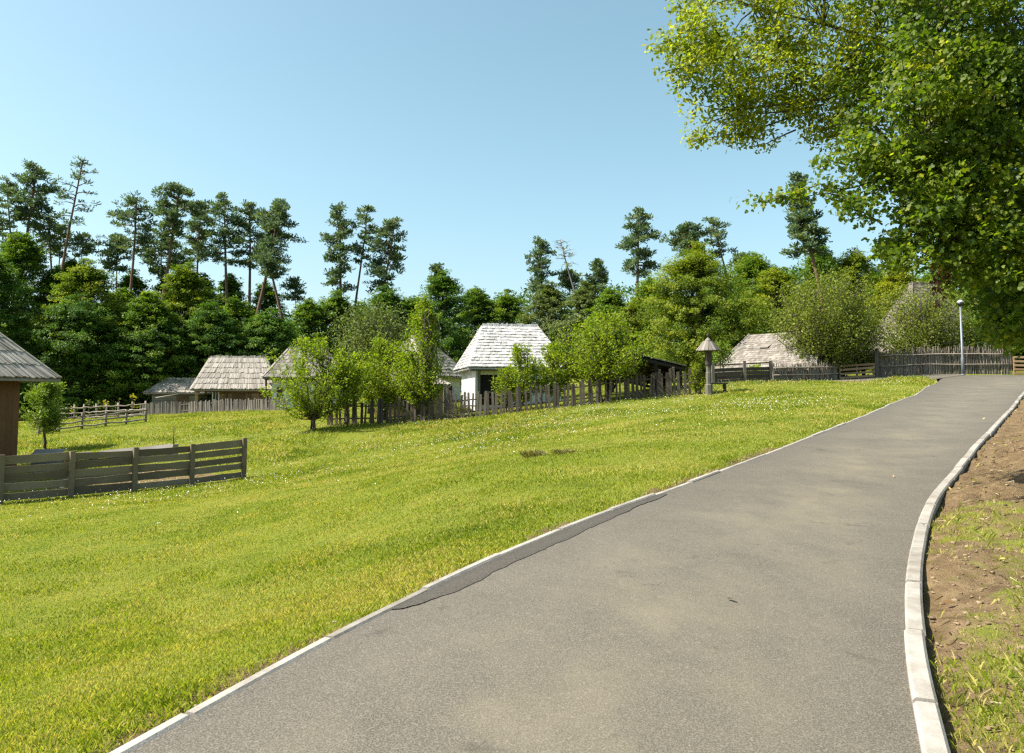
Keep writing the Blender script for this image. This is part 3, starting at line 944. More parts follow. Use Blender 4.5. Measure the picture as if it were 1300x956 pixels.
# ---- roofed shrine post, its bench, the lamp
def shrine():
    b = at(900, 502, 34.6); x, y = b[0], b[1]; gz = G(x, y)
    t = thing('shrine_post', 'thick carved wooden post with small conical shingle roof ending the dark picket fence', 'wayside shrine', (x, y, gz), .3)
    H = at(900, 444.5, 34.6)[2] - gz; top = at(900, 428.5, 34.6)[2] - gz
    p_ = MB()
    p_.lathe([(.17, -.1), (.17, .42), (.125, .46), (.125, .95), (.10, .99), (.115, 1.25)], n=8, t=.5, smooth=False); p_.build('post', M_GREYWOOD_V, t)
    p2 = MB(); p2.lathe([(.13, 1.25), (.15, 1.3), (.15, H - .1), (.2, H - .02), (.1, H + .02)], n=8, t=.15, smooth=False); p2.build('carved_head', M_DARKWOOD, t)
    r_ = MB(); k = 18
    for i in range(k):
        a0, a1 = 2 * math.pi * i / k, 2 * math.pi * (i + 1) / k; lift = random.uniform(0, .025); rr = .52 + random.uniform(-.02, .03)
        P = [(rr * math.cos(a0 + .02), rr * math.sin(a0 + .02), H - .02 + lift), (rr * math.cos(a1 - .02), rr * math.sin(a1 - .02), H - .02 + lift),
             (.2 * math.cos(a1), .2 * math.sin(a1), H + (top - H) * .68 + lift), (.2 * math.cos(a0), .2 * math.sin(a0), H + (top - H) * .68 + lift)]
        r_.poly(P, rt()); r_.poly([(q[0], q[1], q[2] - .03) for q in P[::-1]], .1)
        r_.poly([P[0], (P[0][0], P[0][1], P[0][2] - .03), (P[1][0], P[1][1], P[1][2] - .03), P[1]], .2)
    r_.lathe([(.21, H + (top - H) * .6), (.10, H + (top - H) * .85), (.02, top)], n=12, t=.5)
    r_.build('roof', M_SHING_B, t)
    f = MB(); f.lathe([(.02, top - .04), (.02, top + .04), (.055, top + .08), (.06, top + .12), (.03, top + .17)], n=8, t=.2); f.build('finial', M_DARKWOOD, t)
    # bench
    b = at(903, 497, 34.7); gz = G(b[0] + .3, b[1] + .2)
    t = thing('bench', 'low dark wooden bench standing right beside the foot of the shrine post', 'bench', (b[0] + .33, b[1] + .25, gz), .12)
    s = MB(); s.box((0, 0, .42), (.85, .28, .06), .4); s.build('seat', M_DARKWOOD, t)
    for sx in (-.33, .33):
        l = MB(); l.box((sx, 0, .19), (.08, .22, .39), .4); l.build('leg', M_DARKWOOD, t)
shrine()

def lamp():
    b = at(1222.8, 476, 42); gz = G(b[0], b[1])
    t = thing('street_lamp', 'slim grey lamp post with small dark globe head at the bend of the road', 'street lamp', (b[0], b[1], gz))
    H = at(1219, 389, 42)[2] - gz
    gm = plain_mat('galvanised_steel', (.15, .17, .19), .5, .3); dk = plain_mat('black_lamp_head', (.02, .02, .022), .35); pl = plain_mat('lamp_cap', (.5, .52, .54), .3)
    p_ = MB(); p_.lathe([(.085, -.1), (.085, .9), (.062, .96), (.05, H)], n=14); p_.build('pole', gm, t)
    f = MB(); f.lathe([(.13, 0), (.13, .03), (.09, .05)], n=14); f.build('base_plate', gm, t)
    h = MB(); h.lathe([(.04, H), (.1, H + .03), (.155, H + .12), (.165, H + .2)], n=16); h.build('lamp_shade', dk, t)
    c = MB(); c.lathe([(.16, H + .2), (.14, H + .27), (.08, H + .33), (.01, H + .35)], n=16); c.build('lamp_cap', pl, t)
lamp()

# ------------------------------------------------------------------ fences
def plank_fence(name, label, P0, P1, nseg, height, rows, mat, start=0, tops=None, gaps=True, post_extra=.015, postw=.13, face=1, cap=False):
    """boards on posts; origin at P0"""
    P0 = np.array(P0, float); P1 = np.array(P1, float)
    g0 = G(*P0)
    t = thing(name, label, 'fence', (P0[0], P0[1], g0))
    d = P1 - P0; L = np.linalg.norm(d); d /= L; nn = np.array([d[1], -d[0]]) * face     # towards the viewer
    zs = [G(*(P0 + d * L * i / nseg)) - g0 for i in range(nseg + 1)]
    for i in range(nseg + 1):
        q = d * L * i / nseg + nn * .075
        mb = MB(); hh = height + post_extra + random.uniform(-.02, .02)
        mb.box((q[0], q[1], zs[i] + hh / 2 - .05), (postw, .1, hh + .1), rt(), Matrix.Rotation(math.atan2(d[1], d[0]) + random.uniform(-.1, .1), 3, 'Z'))
        mb.build('post', mat, t)
    for i in range(nseg if cap else 0):
        q0 = d * (L * i / nseg + .12); q1 = d * (L * (i + 1) / nseg - .12); mb = MB()
        mb.bar((q0[0] + nn[0] * .1, q0[1] + nn[1] * .1, zs[i] + height + .03), (q1[0] + nn[0] * .1, q1[1] + nn[1] * .1, zs[i + 1] + height + .03), .34, .035, .9, up=(nn[0] * .55, nn[1] * .55, .83))
        mb.build('cap_board', mat, t)
    for i in range(nseg):
        for r in range(rows):
            h0 = .06 + (height - .06) * r / rows; hb = (height - .06) / rows
            bh = hb * random.uniform(.76, .95) if gaps else hb * .97
            q0 = d * (L * i / nseg + .01); q1 = d * (L * (i + 1) / nseg - .01)
            j0, j1 = random.uniform(-.018, .018), random.uniform(-.018, .018)
            k = 5; mb = MB()
            prev = None
            for s in range(k):
                u0, u1 = s / k, (s + 1) / k
                za = zs[i] + (zs[i + 1] - zs[i]) * u0 + h0 + bh / 2 + j0 + (j1 - j0) * u0
                zb = zs[i] + (zs[i + 1] - zs[i]) * u1 + h0 + bh / 2 + j0 + (j1 - j0) * u1
                a = q0 + (q1 - q0) * u0; b = q0 + (q1 - q0) * u1
                if prev is None: prev = bh * random.uniform(.9, 1.05)
                nx = bh * random.uniform(.86, 1.06)
                mb.bar((a[0], a[1], za), (b[0], b[1], zb), .028, prev, (i * 7 + r * 3) % 10 / 10, h2=nx)
                prev = nx
            mb.build('board', mat, t)
    return t
fa = at(308, 609, 25.8)[:2]; fb = at(0, 642, 21)[:2]
fd = (fb - fa); seg = np.linalg.norm(at(219, 617, 24.35)[:2] - fa)
fdn = fd / np.linalg.norm(fd)
M_FENCE = wood_mat('fence_boards', (.125, .092, .058), (.37, .295, .20), (3, 3, 16), .8, .5, .3)
plank_fence('plank_fence', 'long grey plank fence of five horizontal boards in the left meadow nearest the road', fb + fdn * 3.4, fa, 6, 1.27, 5, M_FENCE, face=1)
# second fence, behind it
plank_fence('plank_fence', 'second plank fence whose pale top boards show just above the nearest grey fence', at(66, 592, 29.0)[:2], at(222, 588, 31.0)[:2], 3, .43, 3, M_GREYWOOD, post_extra=.12, postw=.2, cap=True)
b_ = at(60, 583, 28.2); gz = G(b_[0], b_[1])
t = thing('trough', 'boxy grey wooden trough with sloping lid beside the dark plank-clad house', 'trough', (b_[0], b_[1], gz), .25)
zt = at(60, 569, 28.2)[2] - gz - .16
mb = MB(); mb.hexa([(-.42, -.3, 0), (.42, -.3, 0), (.42, .3, 0), (-.42, .3, 0), (-.42, -.3, zt - .12), (.42, -.3, zt - .12), (.42, .3, zt + .06), (-.42, .3, zt + .06)], .7); mb.build('body', M_GREYWOOD, t)
mb = MB(); mb.hexa([(-.47, -.36, zt - .115), (.47, -.36, zt - .115), (.47, .34, zt + .07), (-.47, .34, zt + .07), (-.47, -.36, zt - .075), (.47, -.36, zt - .075), (.47, .34, zt + .11), (-.47, .34, zt + .11)], 1); mb.build('lid', M_GREYWOOD, t)

def poly_pts(px):
    return [at(*p)[:2] for p in px]

# rustic rail fence in the meadow
def rail_fence(label, px, rails, hgt, mat, postr=.07, railr=.045):
    P = [np.array(q) for q in poly_pts(px)]
    g0 = G(*P[0]); t = thing('rail_fence', label, 'fence', (*P[0], g0))
    for q in P:
        mb = MB(); z = G(*q) - g0; hh = hgt * random.uniform(1.0, 1.16)
        mb.tube([(q[0] - P[0][0], q[1] - P[0][1], z - .1), (q[0] - P[0][0] + random.uniform(-.05, .05), q[1] - P[0][1], z + hh)], [postr, postr * .85], 7, rt()); mb.build('post', mat, t)
    for a, b in zip(P[:-1], P[1:]):
        for r in range(rails):
            h = hgt * (r + .55) / rails
            mb = MB(); m_ = (a + b) / 2
            pts = []
            for k in range(5):
                q = a + (b - a) * (k / 4) ; ex = (b - a) / np.linalg.norm(b - a) * .12 * (k / 2 - 1)
                q = q + ex; pts.append((q[0] - P[0][0], q[1] - P[0][1] - .09 + r * .02, (G(*q) - g0) + h + random.uniform(-.035, .035)))
            mb.tube(pts, [railr * random.uniform(.8, 1.15) for _ in pts], 6, rt()); mb.build('rail', mat, t)
    return t
M_RAIL = wood_mat('rail_wood', (.16, .125, .09), (.46, .40, .32), (6, 6, 6), .85, .4, .25)
rail_fence('nearer rustic rail fence running from the young pine to the grey picket fence', [(50, 549, 40.5), (75, 547, 41.5), (104, 543, 42.6), (134, 539.5, 43.6), (160, 537.5, 44.6), (185, 536, 45.6)], 3, .78, M_RAIL)
rail_fence('rustic rail fence at the far side of the paddock, under the dark wood edge', [(75, 537, 52), (94, 535.5, 52), (107, 534.5, 52), (122, 533.5, 52), (135, 532.5, 52), (150, 531.5, 52), (167, 531, 52), (185, 530, 52)], 3, .95, M_RAIL)

# picket fences: every paling its own part
def picket_fence(label, px, hgt, mat, step, pw=(.07, .12), gap_prob=.0, rails=2, name='picket_fence', pairs=False, side=1, lean=.05, limit=100, posts=2.6, jh=.10):
    P = np.array(poly_pts(px)); d = np.r_[0, np.cumsum(np.linalg.norm(np.diff(P, axis=0), axis=1))]
    pos = lambda s: np.array([np.interp(s, d, P[:, 0]), np.interp(s, d, P[:, 1])])
    o = P[0]; g0 = G(*o); t = thing(name, label, 'fence', (*o, g0))
    s = .05; k = 0; cnt = 0; extra = None
    while s < d[-1]:
        if rt() >= gap_prob:
            q = pos(s); e = pos(min(s + .1, d[-1])) - pos(max(s - .1, 0)); ang = math.atan2(e[1], e[0]); nn = np.array([e[1], -e[0]]); nn = nn / np.linalg.norm(nn)
            q = q + nn * .05 - o; z = G(*(q + o)) - g0
            h = hgt * random.uniform(1 - jh, 1 + jh); w_ = random.uniform(*pw); x = Matrix.Rotation(ang, 3, 'Z')
            tl = random.gauss(0, lean)
            mb = MB()
            P8 = []
            for zz, off, ww in ((-.02, 0, w_), (h, tl * h, w_ * random.uniform(.75, 1))):
                for a, b in ((-1, -1), (1, -1), (1, 1), (-1, 1)):
                    v = x @ Vector((a * ww / 2 + off, b * .014, zz + (random.uniform(-.03, .03) if zz > .1 else 0)))
                    P8.append((q[0] + v.x, q[1] + v.y, z + v.z))
            mb.hexa(P8, rt()); cnt += 1
            if cnt <= limit: mb.build('picket', mat, t)
            else:
                if extra is None: extra = MB()
                i0 = len(extra.v); extra.v += mb.v; extra.f += [tuple(i0 + j for j in f_) for f_ in mb.f]; extra.t += mb.t; extra.s += mb.s
        k += 1
        s += step * random.uniform(.85, 1.15) if not pairs else (random.uniform(*pw) + (.03 if k % 2 else random.uniform(.07, .17)))
    if extra is not None: tag(extra.build('pickets', mat, t), kind='stuff')
    for r in range(rails):
        h = hgt * (.28 + .5 * r / max(1, rails - 1)); mb = MB()
        m_ = max(2, int(d[-1] / 1.2)); pts = []
        for i in range(m_ + 1):
            q = pos(d[-1] * i / m_) ; pts.append((q[0] - o[0], q[1] - o[1], G(*q) - g0 + h + random.uniform(-.02, .02)))
        mb.tube(pts, [.035] * len(pts), 5, .5); mb.build('rail', mat, t)
    s = 0
    while s <= d[-1] + .01:
        q = pos(s); mb = MB(); z = G(*q) - g0
        mb.box((q[0] - o[0], q[1] - o[1] + .06, z + hgt * .5), (.12, .12, hgt * 1.02), .2); mb.build('post', mat, t); s += posts
    return t
picket_fence('grey picket fence of narrow palings in front of the brown barn', [(178, 528.5, 55.5), (238, 528, 55), (300, 526.5, 53), (366, 523, 51)], .82, M_GREYWOOD_V, .15, (.085, .14))
picket_fence('dark old picket fence running from the light green garden trees up to the shrine post',
             [(417, 541.5, 38.4), (470, 541, 38), (560, 534.5, 37.2), (640, 526, 36.3), (760, 513.5, 35.8), (893, 501, 35.3)], 1.1, M_DARKWOOD, .2, (.09, .15), pairs=True, lean=.04, limit=100, jh=.16)
picket_fence('short grey paling fence between the garden shed and the white house', [(561, 528, 44.5), (577, 527, 44.5)], 1.25, M_GREYWOOD_V, .14, (.1, .14))
# dark board fence right of the shrine
def board_fence():
    P = np.array(poly_pts([(905, 489.5, 39.6), (945, 487.5, 40.2), (978, 485.5, 41)])); o = P[0]; g0 = G(*o)
    t = thing('board_fence', 'low dark log fence under the long house roof, between shrine post and wattle fence', 'fence', (*o, g0))
    for i, (a, b) in enumerate(zip(P[:-1], P[1:])):
        for r in range(4):
            mb = MB(); h = .1 + r * .19
            mb.bar((a[0] - o[0], a[1] - o[1], G(*a) - g0 + h), (b[0] - o[0], b[1] - o[1], G(*b) - g0 + h), .08, .17, rt()); mb.build('log', M_DARKWOOD, t)
    for q in P:
        mb = MB(); mb.box((q[0] - o[0], q[1] - o[1] - .09, G(*q) - g0 + .5), (.14, .1, 1.15), .5); mb.build('post', M_GREYWOOD_V, t)
    a, b = P[0], P[-1]; mb = MB(); mb.bar((0, -.06, .92), (b[0] - o[0], b[1] - o[1] - .06, G(*b) - g0 + .98), .1, .07, .7); mb.build('top_rail', M_BEAM, t)
board_fence()

# wattle fences of thin upright branches
M_WATTLE = wood_mat('wattle_branches', (.12, .098, .074), (.38, .33, .265), (20, 20, 1.5), .85, .5, .2)
def wattle(label, px, hgt, dens=70, mat=M_WATTLE, fade=None):
    P = np.array(poly_pts(px)); d = np.r_[0, np.cumsum(np.linalg.norm(np.diff(P, axis=0), axis=1))]
    pos = lambda s: np.array([np.interp(s, d, P[:, 0]), np.interp(s, d, P[:, 1])])
    o = P[0]; g0 = G(*o); t = thing('wattle_fence', label, 'fence', (*o, g0))
    mb = MB()
    for i in range(int(d[-1] * dens)):
        s = random.uniform(0, d[-1]); q = pos(s) - o; z = G(*(q + o)) - g0
        h = hgt * random.uniform(.72, 1.02) * (1 + (.18 * rt() if rt() < .25 else 0)); dx = random.gauss(0, .09) * h; yy = random.uniform(-.05, .05)
        r = random.uniform(.012, .026)
        mb.tube([(q[0], q[1] + yy, z - .03), (q[0] + dx * .4 + random.uniform(-.03, .03), q[1] + yy, z + h * .5), (q[0] + dx, q[1] + yy + random.uniform(-.05, .05), z + h)], [r, r * .9, r * .5], 4, rt(), cap=False)
    tag(mb.build('wattle_panel', mat, t))
    for r in (.36, .74):
        mb = MB(); m_ = max(3, int(d[-1] / .8)); pts = []
        for i in range(m_ + 1):
            q = pos(d[-1] * i / m_) ; pts.append((q[0] - o[0], q[1] - o[1] - .08, G(*q) - g0 + hgt * r + random.uniform(-.03, .03)))
        mb.tube(pts, [.03 * random.uniform(.8, 1.2) for _ in pts], 5, .95); mb.build('rail', mat, t)
    s = 0
    while s <= d[-1] + .01:
        q = pos(min(s, d[-1])); mb = MB(); z = G(*q) - g0
        mb.box((q[0] - o[0], q[1] - o[1] + .09, z + hgt * .5), (.13, .13, hgt * 1.03), .2); mb.build('post', mat, t); s += 2.4
wattle('shorter wattle fence of upright branches between dark log fence and slatted gate', [(982, 485, 41.2), (1030, 482.5, 41.8), (1064, 481, 42.4)], .95)
wattle('tall wattle fence of grey upright branches behind the lamp post at the road bend', [(1115, 479, 43.4), (1200, 477.5, 43.4), (1285, 475.5, 43.2)], 1.5, 70)

def slat_gate(label, px, rows, hgt, mat, name='slat_gate'):
    P = np.array(poly_pts(px)); o = P[0]; g0 = G(*o); b = P[1] - o; zb = G(*P[1]) - g0
    t = thing(name, label, 'gate', (*o, g0))
    for r in range(rows):
        mb = MB(); h = .08 + (hgt - .08) * r / (rows - 1)
        mb.bar((0, 0, h), (b[0], b[1], zb + h + random.uniform(-.02, .02)), .035, .11, rt()); mb.build('slat', mat, t)
    for k in (0.02, .5, .98):
        mb = MB(); q = b * k; mb.box((q[0], q[1] + .06, zb * k + hgt * .5), (.09, .06, hgt * 1.05), .3); mb.build('upright', mat, t)
    return t
slat_gate('low slatted gate of brown boards between the two wattle fences', [(1066, 482, 42.6), (1111, 480, 43)], 4, .72, M_TAN)
slat_gate('low slatted gate at the right end of the tall wattle fence', [(1288, 475, 42.9), (1335, 475, 42.6)], 5, .95, M_TAN)
q = at(1113, 480, 43.1); mb = MB(); mb.box((0, 0, .65), (.2, .18, 1.4), .3); mb.box((-.12, 0, 1.36), (.5, .12, .08), .2)
tag(mb.build('gate_post', M_GREYWOOD_V, None, (q[0], q[1], G(q[0], q[1]))), 'thick grey gate post with short cross piece beside the tall wattle fence', 'post')
# ------------------------------------------------------------------ foliage helpers
def unit(v): return v / (np.linalg.norm(v, axis=-1, keepdims=True) + 1e-9)

LEAF4 = np.array([(0, 0, 0), (.5, .27, .06), (1, 0, -.04), (.5, -.27, .06)])
LEAF_OVAL = np.array([(0, 0, 0), (.28, .22, .03), (.68, .2, .02), (1, 0, -.08), (.68, -.2, .05), (.28, -.22, .05)])
LEAF_MAPLE = np.array([(0, 0, 0), (.12, .34, .02), (.42, .52, .0), (.50, .24, .05), (.80, .30, 0), (1.02, 0, -.1), (.80, -.30, 0), (.50, -.24, .05), (.42, -.52, 0), (.12, -.34, .02)])
NEEDLE = np.array([(0, .05, 0), (1, .16, 0), (1.05, -.1, 0), (0, -.05, 0)])

def leaf_mesh(name, pos, nrm, size, tint, tpl=LEAF4, tdir=None):
    n = len(pos)
    r = rng.normal(size=(n, 3)) if tdir is None else tdir
    t = unit(np.cross(nrm, unit(r))) if tdir is None else unit(r - (r * nrm).sum(1, keepdims=True) * nrm)
    b = np.cross(nrm, t)
    k = len(tpl)
    V = pos[:, None, :] + size[:, None, None] * (tpl[None, :, 0, None] * t[:, None, :] + tpl[None, :, 1, None] * b[:, None, :] + tpl[None, :, 2, None] * nrm[:, None, :])
    return arrays_mesh(name, V.reshape(-1, 3), np.arange(n * k).reshape(n, k), np.clip(tint, 0, 1))

def wob(a, b, k=5, amp=.06, sag=0.0):
    a = np.array(a, float); b = np.array(b, float); L = np.linalg.norm(b - a)
    s = np.linspace(0, 1, k)
    P = a + (b - a) * s[:, None]
    P[1:-1] += rng.normal(size=(k - 2, 3)) * amp * L * .5
    P[:, 2] += sag * L * np.sin(s * math.pi)
    return P

M_BARK = wood_mat('tree_bark', (.045, .036, .027), (.13, .105, .08), (6, 6, 1.2), .9, .8, .3)
M_PINEBARK = wood_mat('pine_bark', (.09, .055, .038), (.27, .155, .095), (3, 3, .5), .9, .6, .2)
M_GREYBARK = wood_mat('dead_grey_bark', (.16, .14, .13), (.30, .27, .25), (6, 6, 1), .9, .6, .2)

L_DARK = leaf_mat('shade_toned_beech_leaves', (.032, .078, .014), (.076, .148, .020), (.21, .275, .025), .42, .55, .22)  # shade of the wood put into a darker leaf colour
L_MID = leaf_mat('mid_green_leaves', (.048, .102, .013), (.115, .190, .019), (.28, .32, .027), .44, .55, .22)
L_LIT = leaf_mat('sun_toned_beech_leaves', (.055, .105, .012), (.150, .205, .018), (.36, .35, .024), .44, .55, .22)  # brighter copy of the beech leaves, sunlight put into its colour
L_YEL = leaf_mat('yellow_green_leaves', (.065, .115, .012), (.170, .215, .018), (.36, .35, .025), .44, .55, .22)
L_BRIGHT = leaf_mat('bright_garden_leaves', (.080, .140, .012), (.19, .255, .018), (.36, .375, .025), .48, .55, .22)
L_OLIVE = leaf_mat('olive_leaves', (.060, .090, .026), (.125, .160, .046), (.21, .235, .075), .36, .55, .22)
L_GREYGREEN = leaf_mat('grey_green_leaves', (.070, .100, .018), (.155, .190, .028), (.29, .30, .045), .42, .55, .22)
L_PINE = leaf_mat('pine_needles', (.046, .085, .044), (.108, .160, .072), (.215, .255, .09), .36, .6, .2, (1.05, 1.15, .6))
L_NEAR = leaf_mat('maple_leaves', (.060, .112, .011), (.160, .215, .015), (.46, .43, .022), .58, .5, .3)
L_SAPL = leaf_mat('yellow_sapling_leaves', (.25, .22, .01), (.40, .33, .015), (.50, .42, .03), .4)
L_PINEYOUNG = leaf_mat('young_pine_needles', (.085, .15, .018), (.17, .24, .03), (.26, .32, .05), .3, .55, .22)
L_GOLD = leaf_mat('golden_leaves', (.11, .14, .010), (.23, .25, .014), (.37, .355, .022), .44, .55, .22)

def crown_tree(name, label, px, top, width, Y, mat, bottom=None, leaf=.24, dens=1.0, seed=0, trunk_r=.22, shape='dome', cat='tree', group=None, flat=.36, bark=None, tilt=0.0):
    """broad-leaved tree: limbs reaching leaf clumps spread through an uneven crown"""
    r_ = np.random.default_rng(1000 + seed)
    c = at(px, top, Y); x, y = c[0], c[1]; gz = G(x, y)
    H = c[2] - gz; R = width / 2 * Y / F
    zb = .12 * H if bottom is None else max(.03 * H, at(px, bottom, Y)[2] - gz)
    t = thing(name, label, cat, (x, y, gz), 0, group)
    Hc = H - zb
    def prof(s):
        if shape == 'dome': return np.sin(np.clip(s * .86 + .14, 0, 1) ** .8 * math.pi) ** .62
        if shape == 'vase': return (np.clip(s, .02, 1) ** .55) * np.sqrt(np.clip(1 - ((s - .15) / .86) ** 4, 0, 1))
        if shape == 'upright': return np.clip((1 - s) ** .62 * (np.clip(s * 3, 0, 1)) ** .5 * 1.08, .03, 1)
        return np.sin(np.clip(s, 0, 1) ** 1.15 * math.pi * .93 + .12) ** .7
    # lobes make the outline uneven
    nl = 9
    la = r_.random(nl) * 6.283; lz = r_.random(nl) * .9 + .05; lm = r_.normal(0, .3, nl)
    nc = int(60 * (R * Hc) ** .72 * dens) + 30
    s = r_.random(nc) ** .85
    s = np.where(r_.random(nc) < .12, 1 - r_.random(nc) * .1, s)
    a = r_.random(nc) * 6.283
    k = 1 + sum(m_ * np.exp(-((np.angle(np.exp(1j * (a - aa)))) / .7) ** 2 - ((s - zz) / .22) ** 2) for aa, zz, m_ in zip(la, lz, lm))
    rad = R * prof(s) * k * (r_.random(nc) ** .42) * (.82 + .36 * r_.random(nc))
    C = np.c_[np.cos(a) * rad, np.sin(a) * rad, zb + s * Hc * .97 - .25 * R * (rad / (R + .01)) ** 2 * .4]
    C[:, 0] += tilt * (C[:, 2] / H) * R
    ns_ = nc // 4
    sh = r_.choice(nc, ns_, replace=False)
    ov = unit(C[sh] - np.array([0, 0, zb + Hc * .35])) + np.array([0, 0, .25])
    C[sh] = C[sh] + ov * (R * (.06 + .16 * r_.random((ns_, 1))))
    cr_ = np.clip(np.exp(r_.normal(-1.12, .42, nc)), .12, .9) * (R * .24 + .3)
    cr_[sh] *= .6
    per = np.maximum(6, (dens * 20 * (cr_ / leaf) ** 1.6)).astype(int)
    idx = np.repeat(np.arange(nc), per)
    m_ = len(idx)
    d = unit(r_.normal(size=(m_, 3))) * (r_.random((m_, 1)) ** .45)
    d[:, 2] *= flat
    oc = unit(C * np.array([1, 1, 0]) + 1e-4); slope_ = r_.normal(.12, .22, nc)
    d[:, 2] += (d[:, :2] * oc[idx, :2]).sum(1) * slope_[idx]
    d[:, :2] += oc[idx, :2] * ((d[:, :2] * oc[idx, :2]).sum(1) * .45)[:, None]
    P = C[idx] + d * cr_[idx, None]
    P[:, 2] = np.maximum(P[:, 2], .05)
    outw = unit(P - np.array([0, 0, zb + Hc * .4]))
    nrm = unit(np.array([0, 0, .75]) + outw * .55 + r_.normal(size=(m_, 3)) * .55)
    tint = .42 + r_.normal(0, .16, nc)[idx] + r_.normal(0, .14, m_)
    crown = link('crown', leaf_mesh('crown', P, nrm, leaf * (.7 + .6 * r_.random(m_)), tint), mat, t)
    mb = MB()
    trp = [(0, 0, -.2), (r_.normal() * .03 * R, r_.normal() * .03 * R, H * .25), (tilt * R * .4 + r_.normal() * .06 * R, r_.normal() * .06 * R, H * .55), (tilt * R * .8, 0, H * .9)]
    mb.tube(trp, [trunk_r * 1.25, trunk_r, trunk_r * .6, trunk_r * .12], 8, .5)
    for i in r_.choice(nc, min(nc, 34), replace=False):
        q = C[i]; zz = max(.12 * H, min(q[2] * .62, H * .62))
        st = np.array([tilt * R * .7 * zz / H, 0, zz]); pts = wob(st, q, 5, .10, .06)
        mb.tube(pts, np.linspace(trunk_r * .32, .015, 5), 5, r_.random())
    mb.build('trunk', bark or M_BARK, t)
    return t

def spray_tree(name, label, px, top, base, width, Y, mat, crown_bottom, leaf=.09, n_branch=70, n_leaf=5200, stems=1, seed=0, trunk_r=.07, up=.55, shape='vase', cat='tree', tplt=LEAF4, rad_leaf=.11, bark=None, stem_spread=.25, clear=0.0):
    """small open tree: upswept twigs, leaves set along them"""
    r_ = np.random.default_rng(3000 + seed)
    b = at(px, base, Y); x, y = b[0], b[1]; gz = G(x, y)
    H = at(px, top, Y)[2] - gz; R = width / 2 * Y / F; zb = max(.05, at(px, crown_bottom, Y)[2] - gz)
    t = thing(name, label, cat, (x, y, gz))
    mb = MB()
    starts = []
    for k in range(stems):
        a = r_.random() * 6.283; off = 0 if stems == 1 else .08 + .06 * r_.random()
        p0 = np.array([math.cos(a) * off, math.sin(a) * off, -.1]); tp = np.array([math.cos(a) * R * stem_spread, math.sin(a) * R * stem_spread, H * (.8 + .12 * r_.random())])
        pts = wob(p0, tp, 7, .05 if stems > 1 else .022); mb.tube(pts, np.linspace(trunk_r * (1 if k == 0 else .65), .012, 7), 7, r_.random())
        starts.append(pts)
    LP, LD = [], []
    for i in range(n_branch):
        P = starts[i % stems]
        s = r_.random() ** .8
        zt = zb + (H - zb) * s
        a = r_.random() * 6.283
        if shape == 'vase': pr = min(1, .45 + 1.1 * s) * math.sqrt(max(.05, 1 - max(0, (s - .45) / .6) ** 2.2))
        elif shape == 'upright': pr = max(.2, (1 - s) ** .6 * min(1, .45 + 1.8 * s))
        else: pr = math.sin(min(1, .12 + s * .86) * math.pi) ** .6
        rr = R * pr * (.38 + .76 * r_.random())
        tip = np.array([math.cos(a) * rr, math.sin(a) * rr, zt])
        zs = max(.12 * H, clear, zt - rr * up * 1.6 - .1 * H * r_.random())
        zs = min(zs, H * .78)
        kk = np.interp(zs, P[:, 2], np.arange(len(P))); k0 = int(kk); f = kk - k0
        st = P[k0] * (1 - f) + P[min(k0 + 1, len(P) - 1)] * f
        pts = wob(st, tip, 6, .09, -.06 if up > .4 else .05)
        mb.tube(pts, np.linspace(max(.008, trunk_r * .28), .004, 6), 4, r_.random(), cap=False)
        nl = int(n_leaf / n_branch * (.6 + .8 * r_.random()))
        u = .22 + .82 * r_.random(nl) ** .75
        seg = u * 5; j = np.clip(seg.astype(int), 0, 4); f = (seg - j)[:, None]
        q = pts[j] * (1 - f) + pts[j + 1] * f
        dd = unit(pts[j + 1] - pts[j])
        wv = rad_leaf * (1.15 - .6 * u)[:, None] * (R ** .3)
        LP.append(q + r_.normal(size=(nl, 3)) * wv); LD.append(dd + r_.normal(size=(nl, 3)) * .8)
    LP = np.vstack(LP); LD = np.vstack(LD); LP[:, 2] = np.maximum(LP[:, 2], .06)
    nn = unit(np.array([0, 0, .6]) + r_.normal(size=(len(LP), 3)) * .7)
    nn = np.where((np.abs((unit(LD) * nn).sum(1)) > .95)[:, None], unit(nn + np.array([.6, .3, 0])), nn)
    tint = .5 + r_.normal(0, .2, len(LP)) + .12 * (LP[:, 2] / H - .5) * 0
    link('crown', leaf_mesh('crown', LP, nn, leaf * (.65 + .7 * r_.random(len(LP))), tint, tplt, LD), mat, t)
    mb.build('trunk', bark or M_BARK, t)
    return t

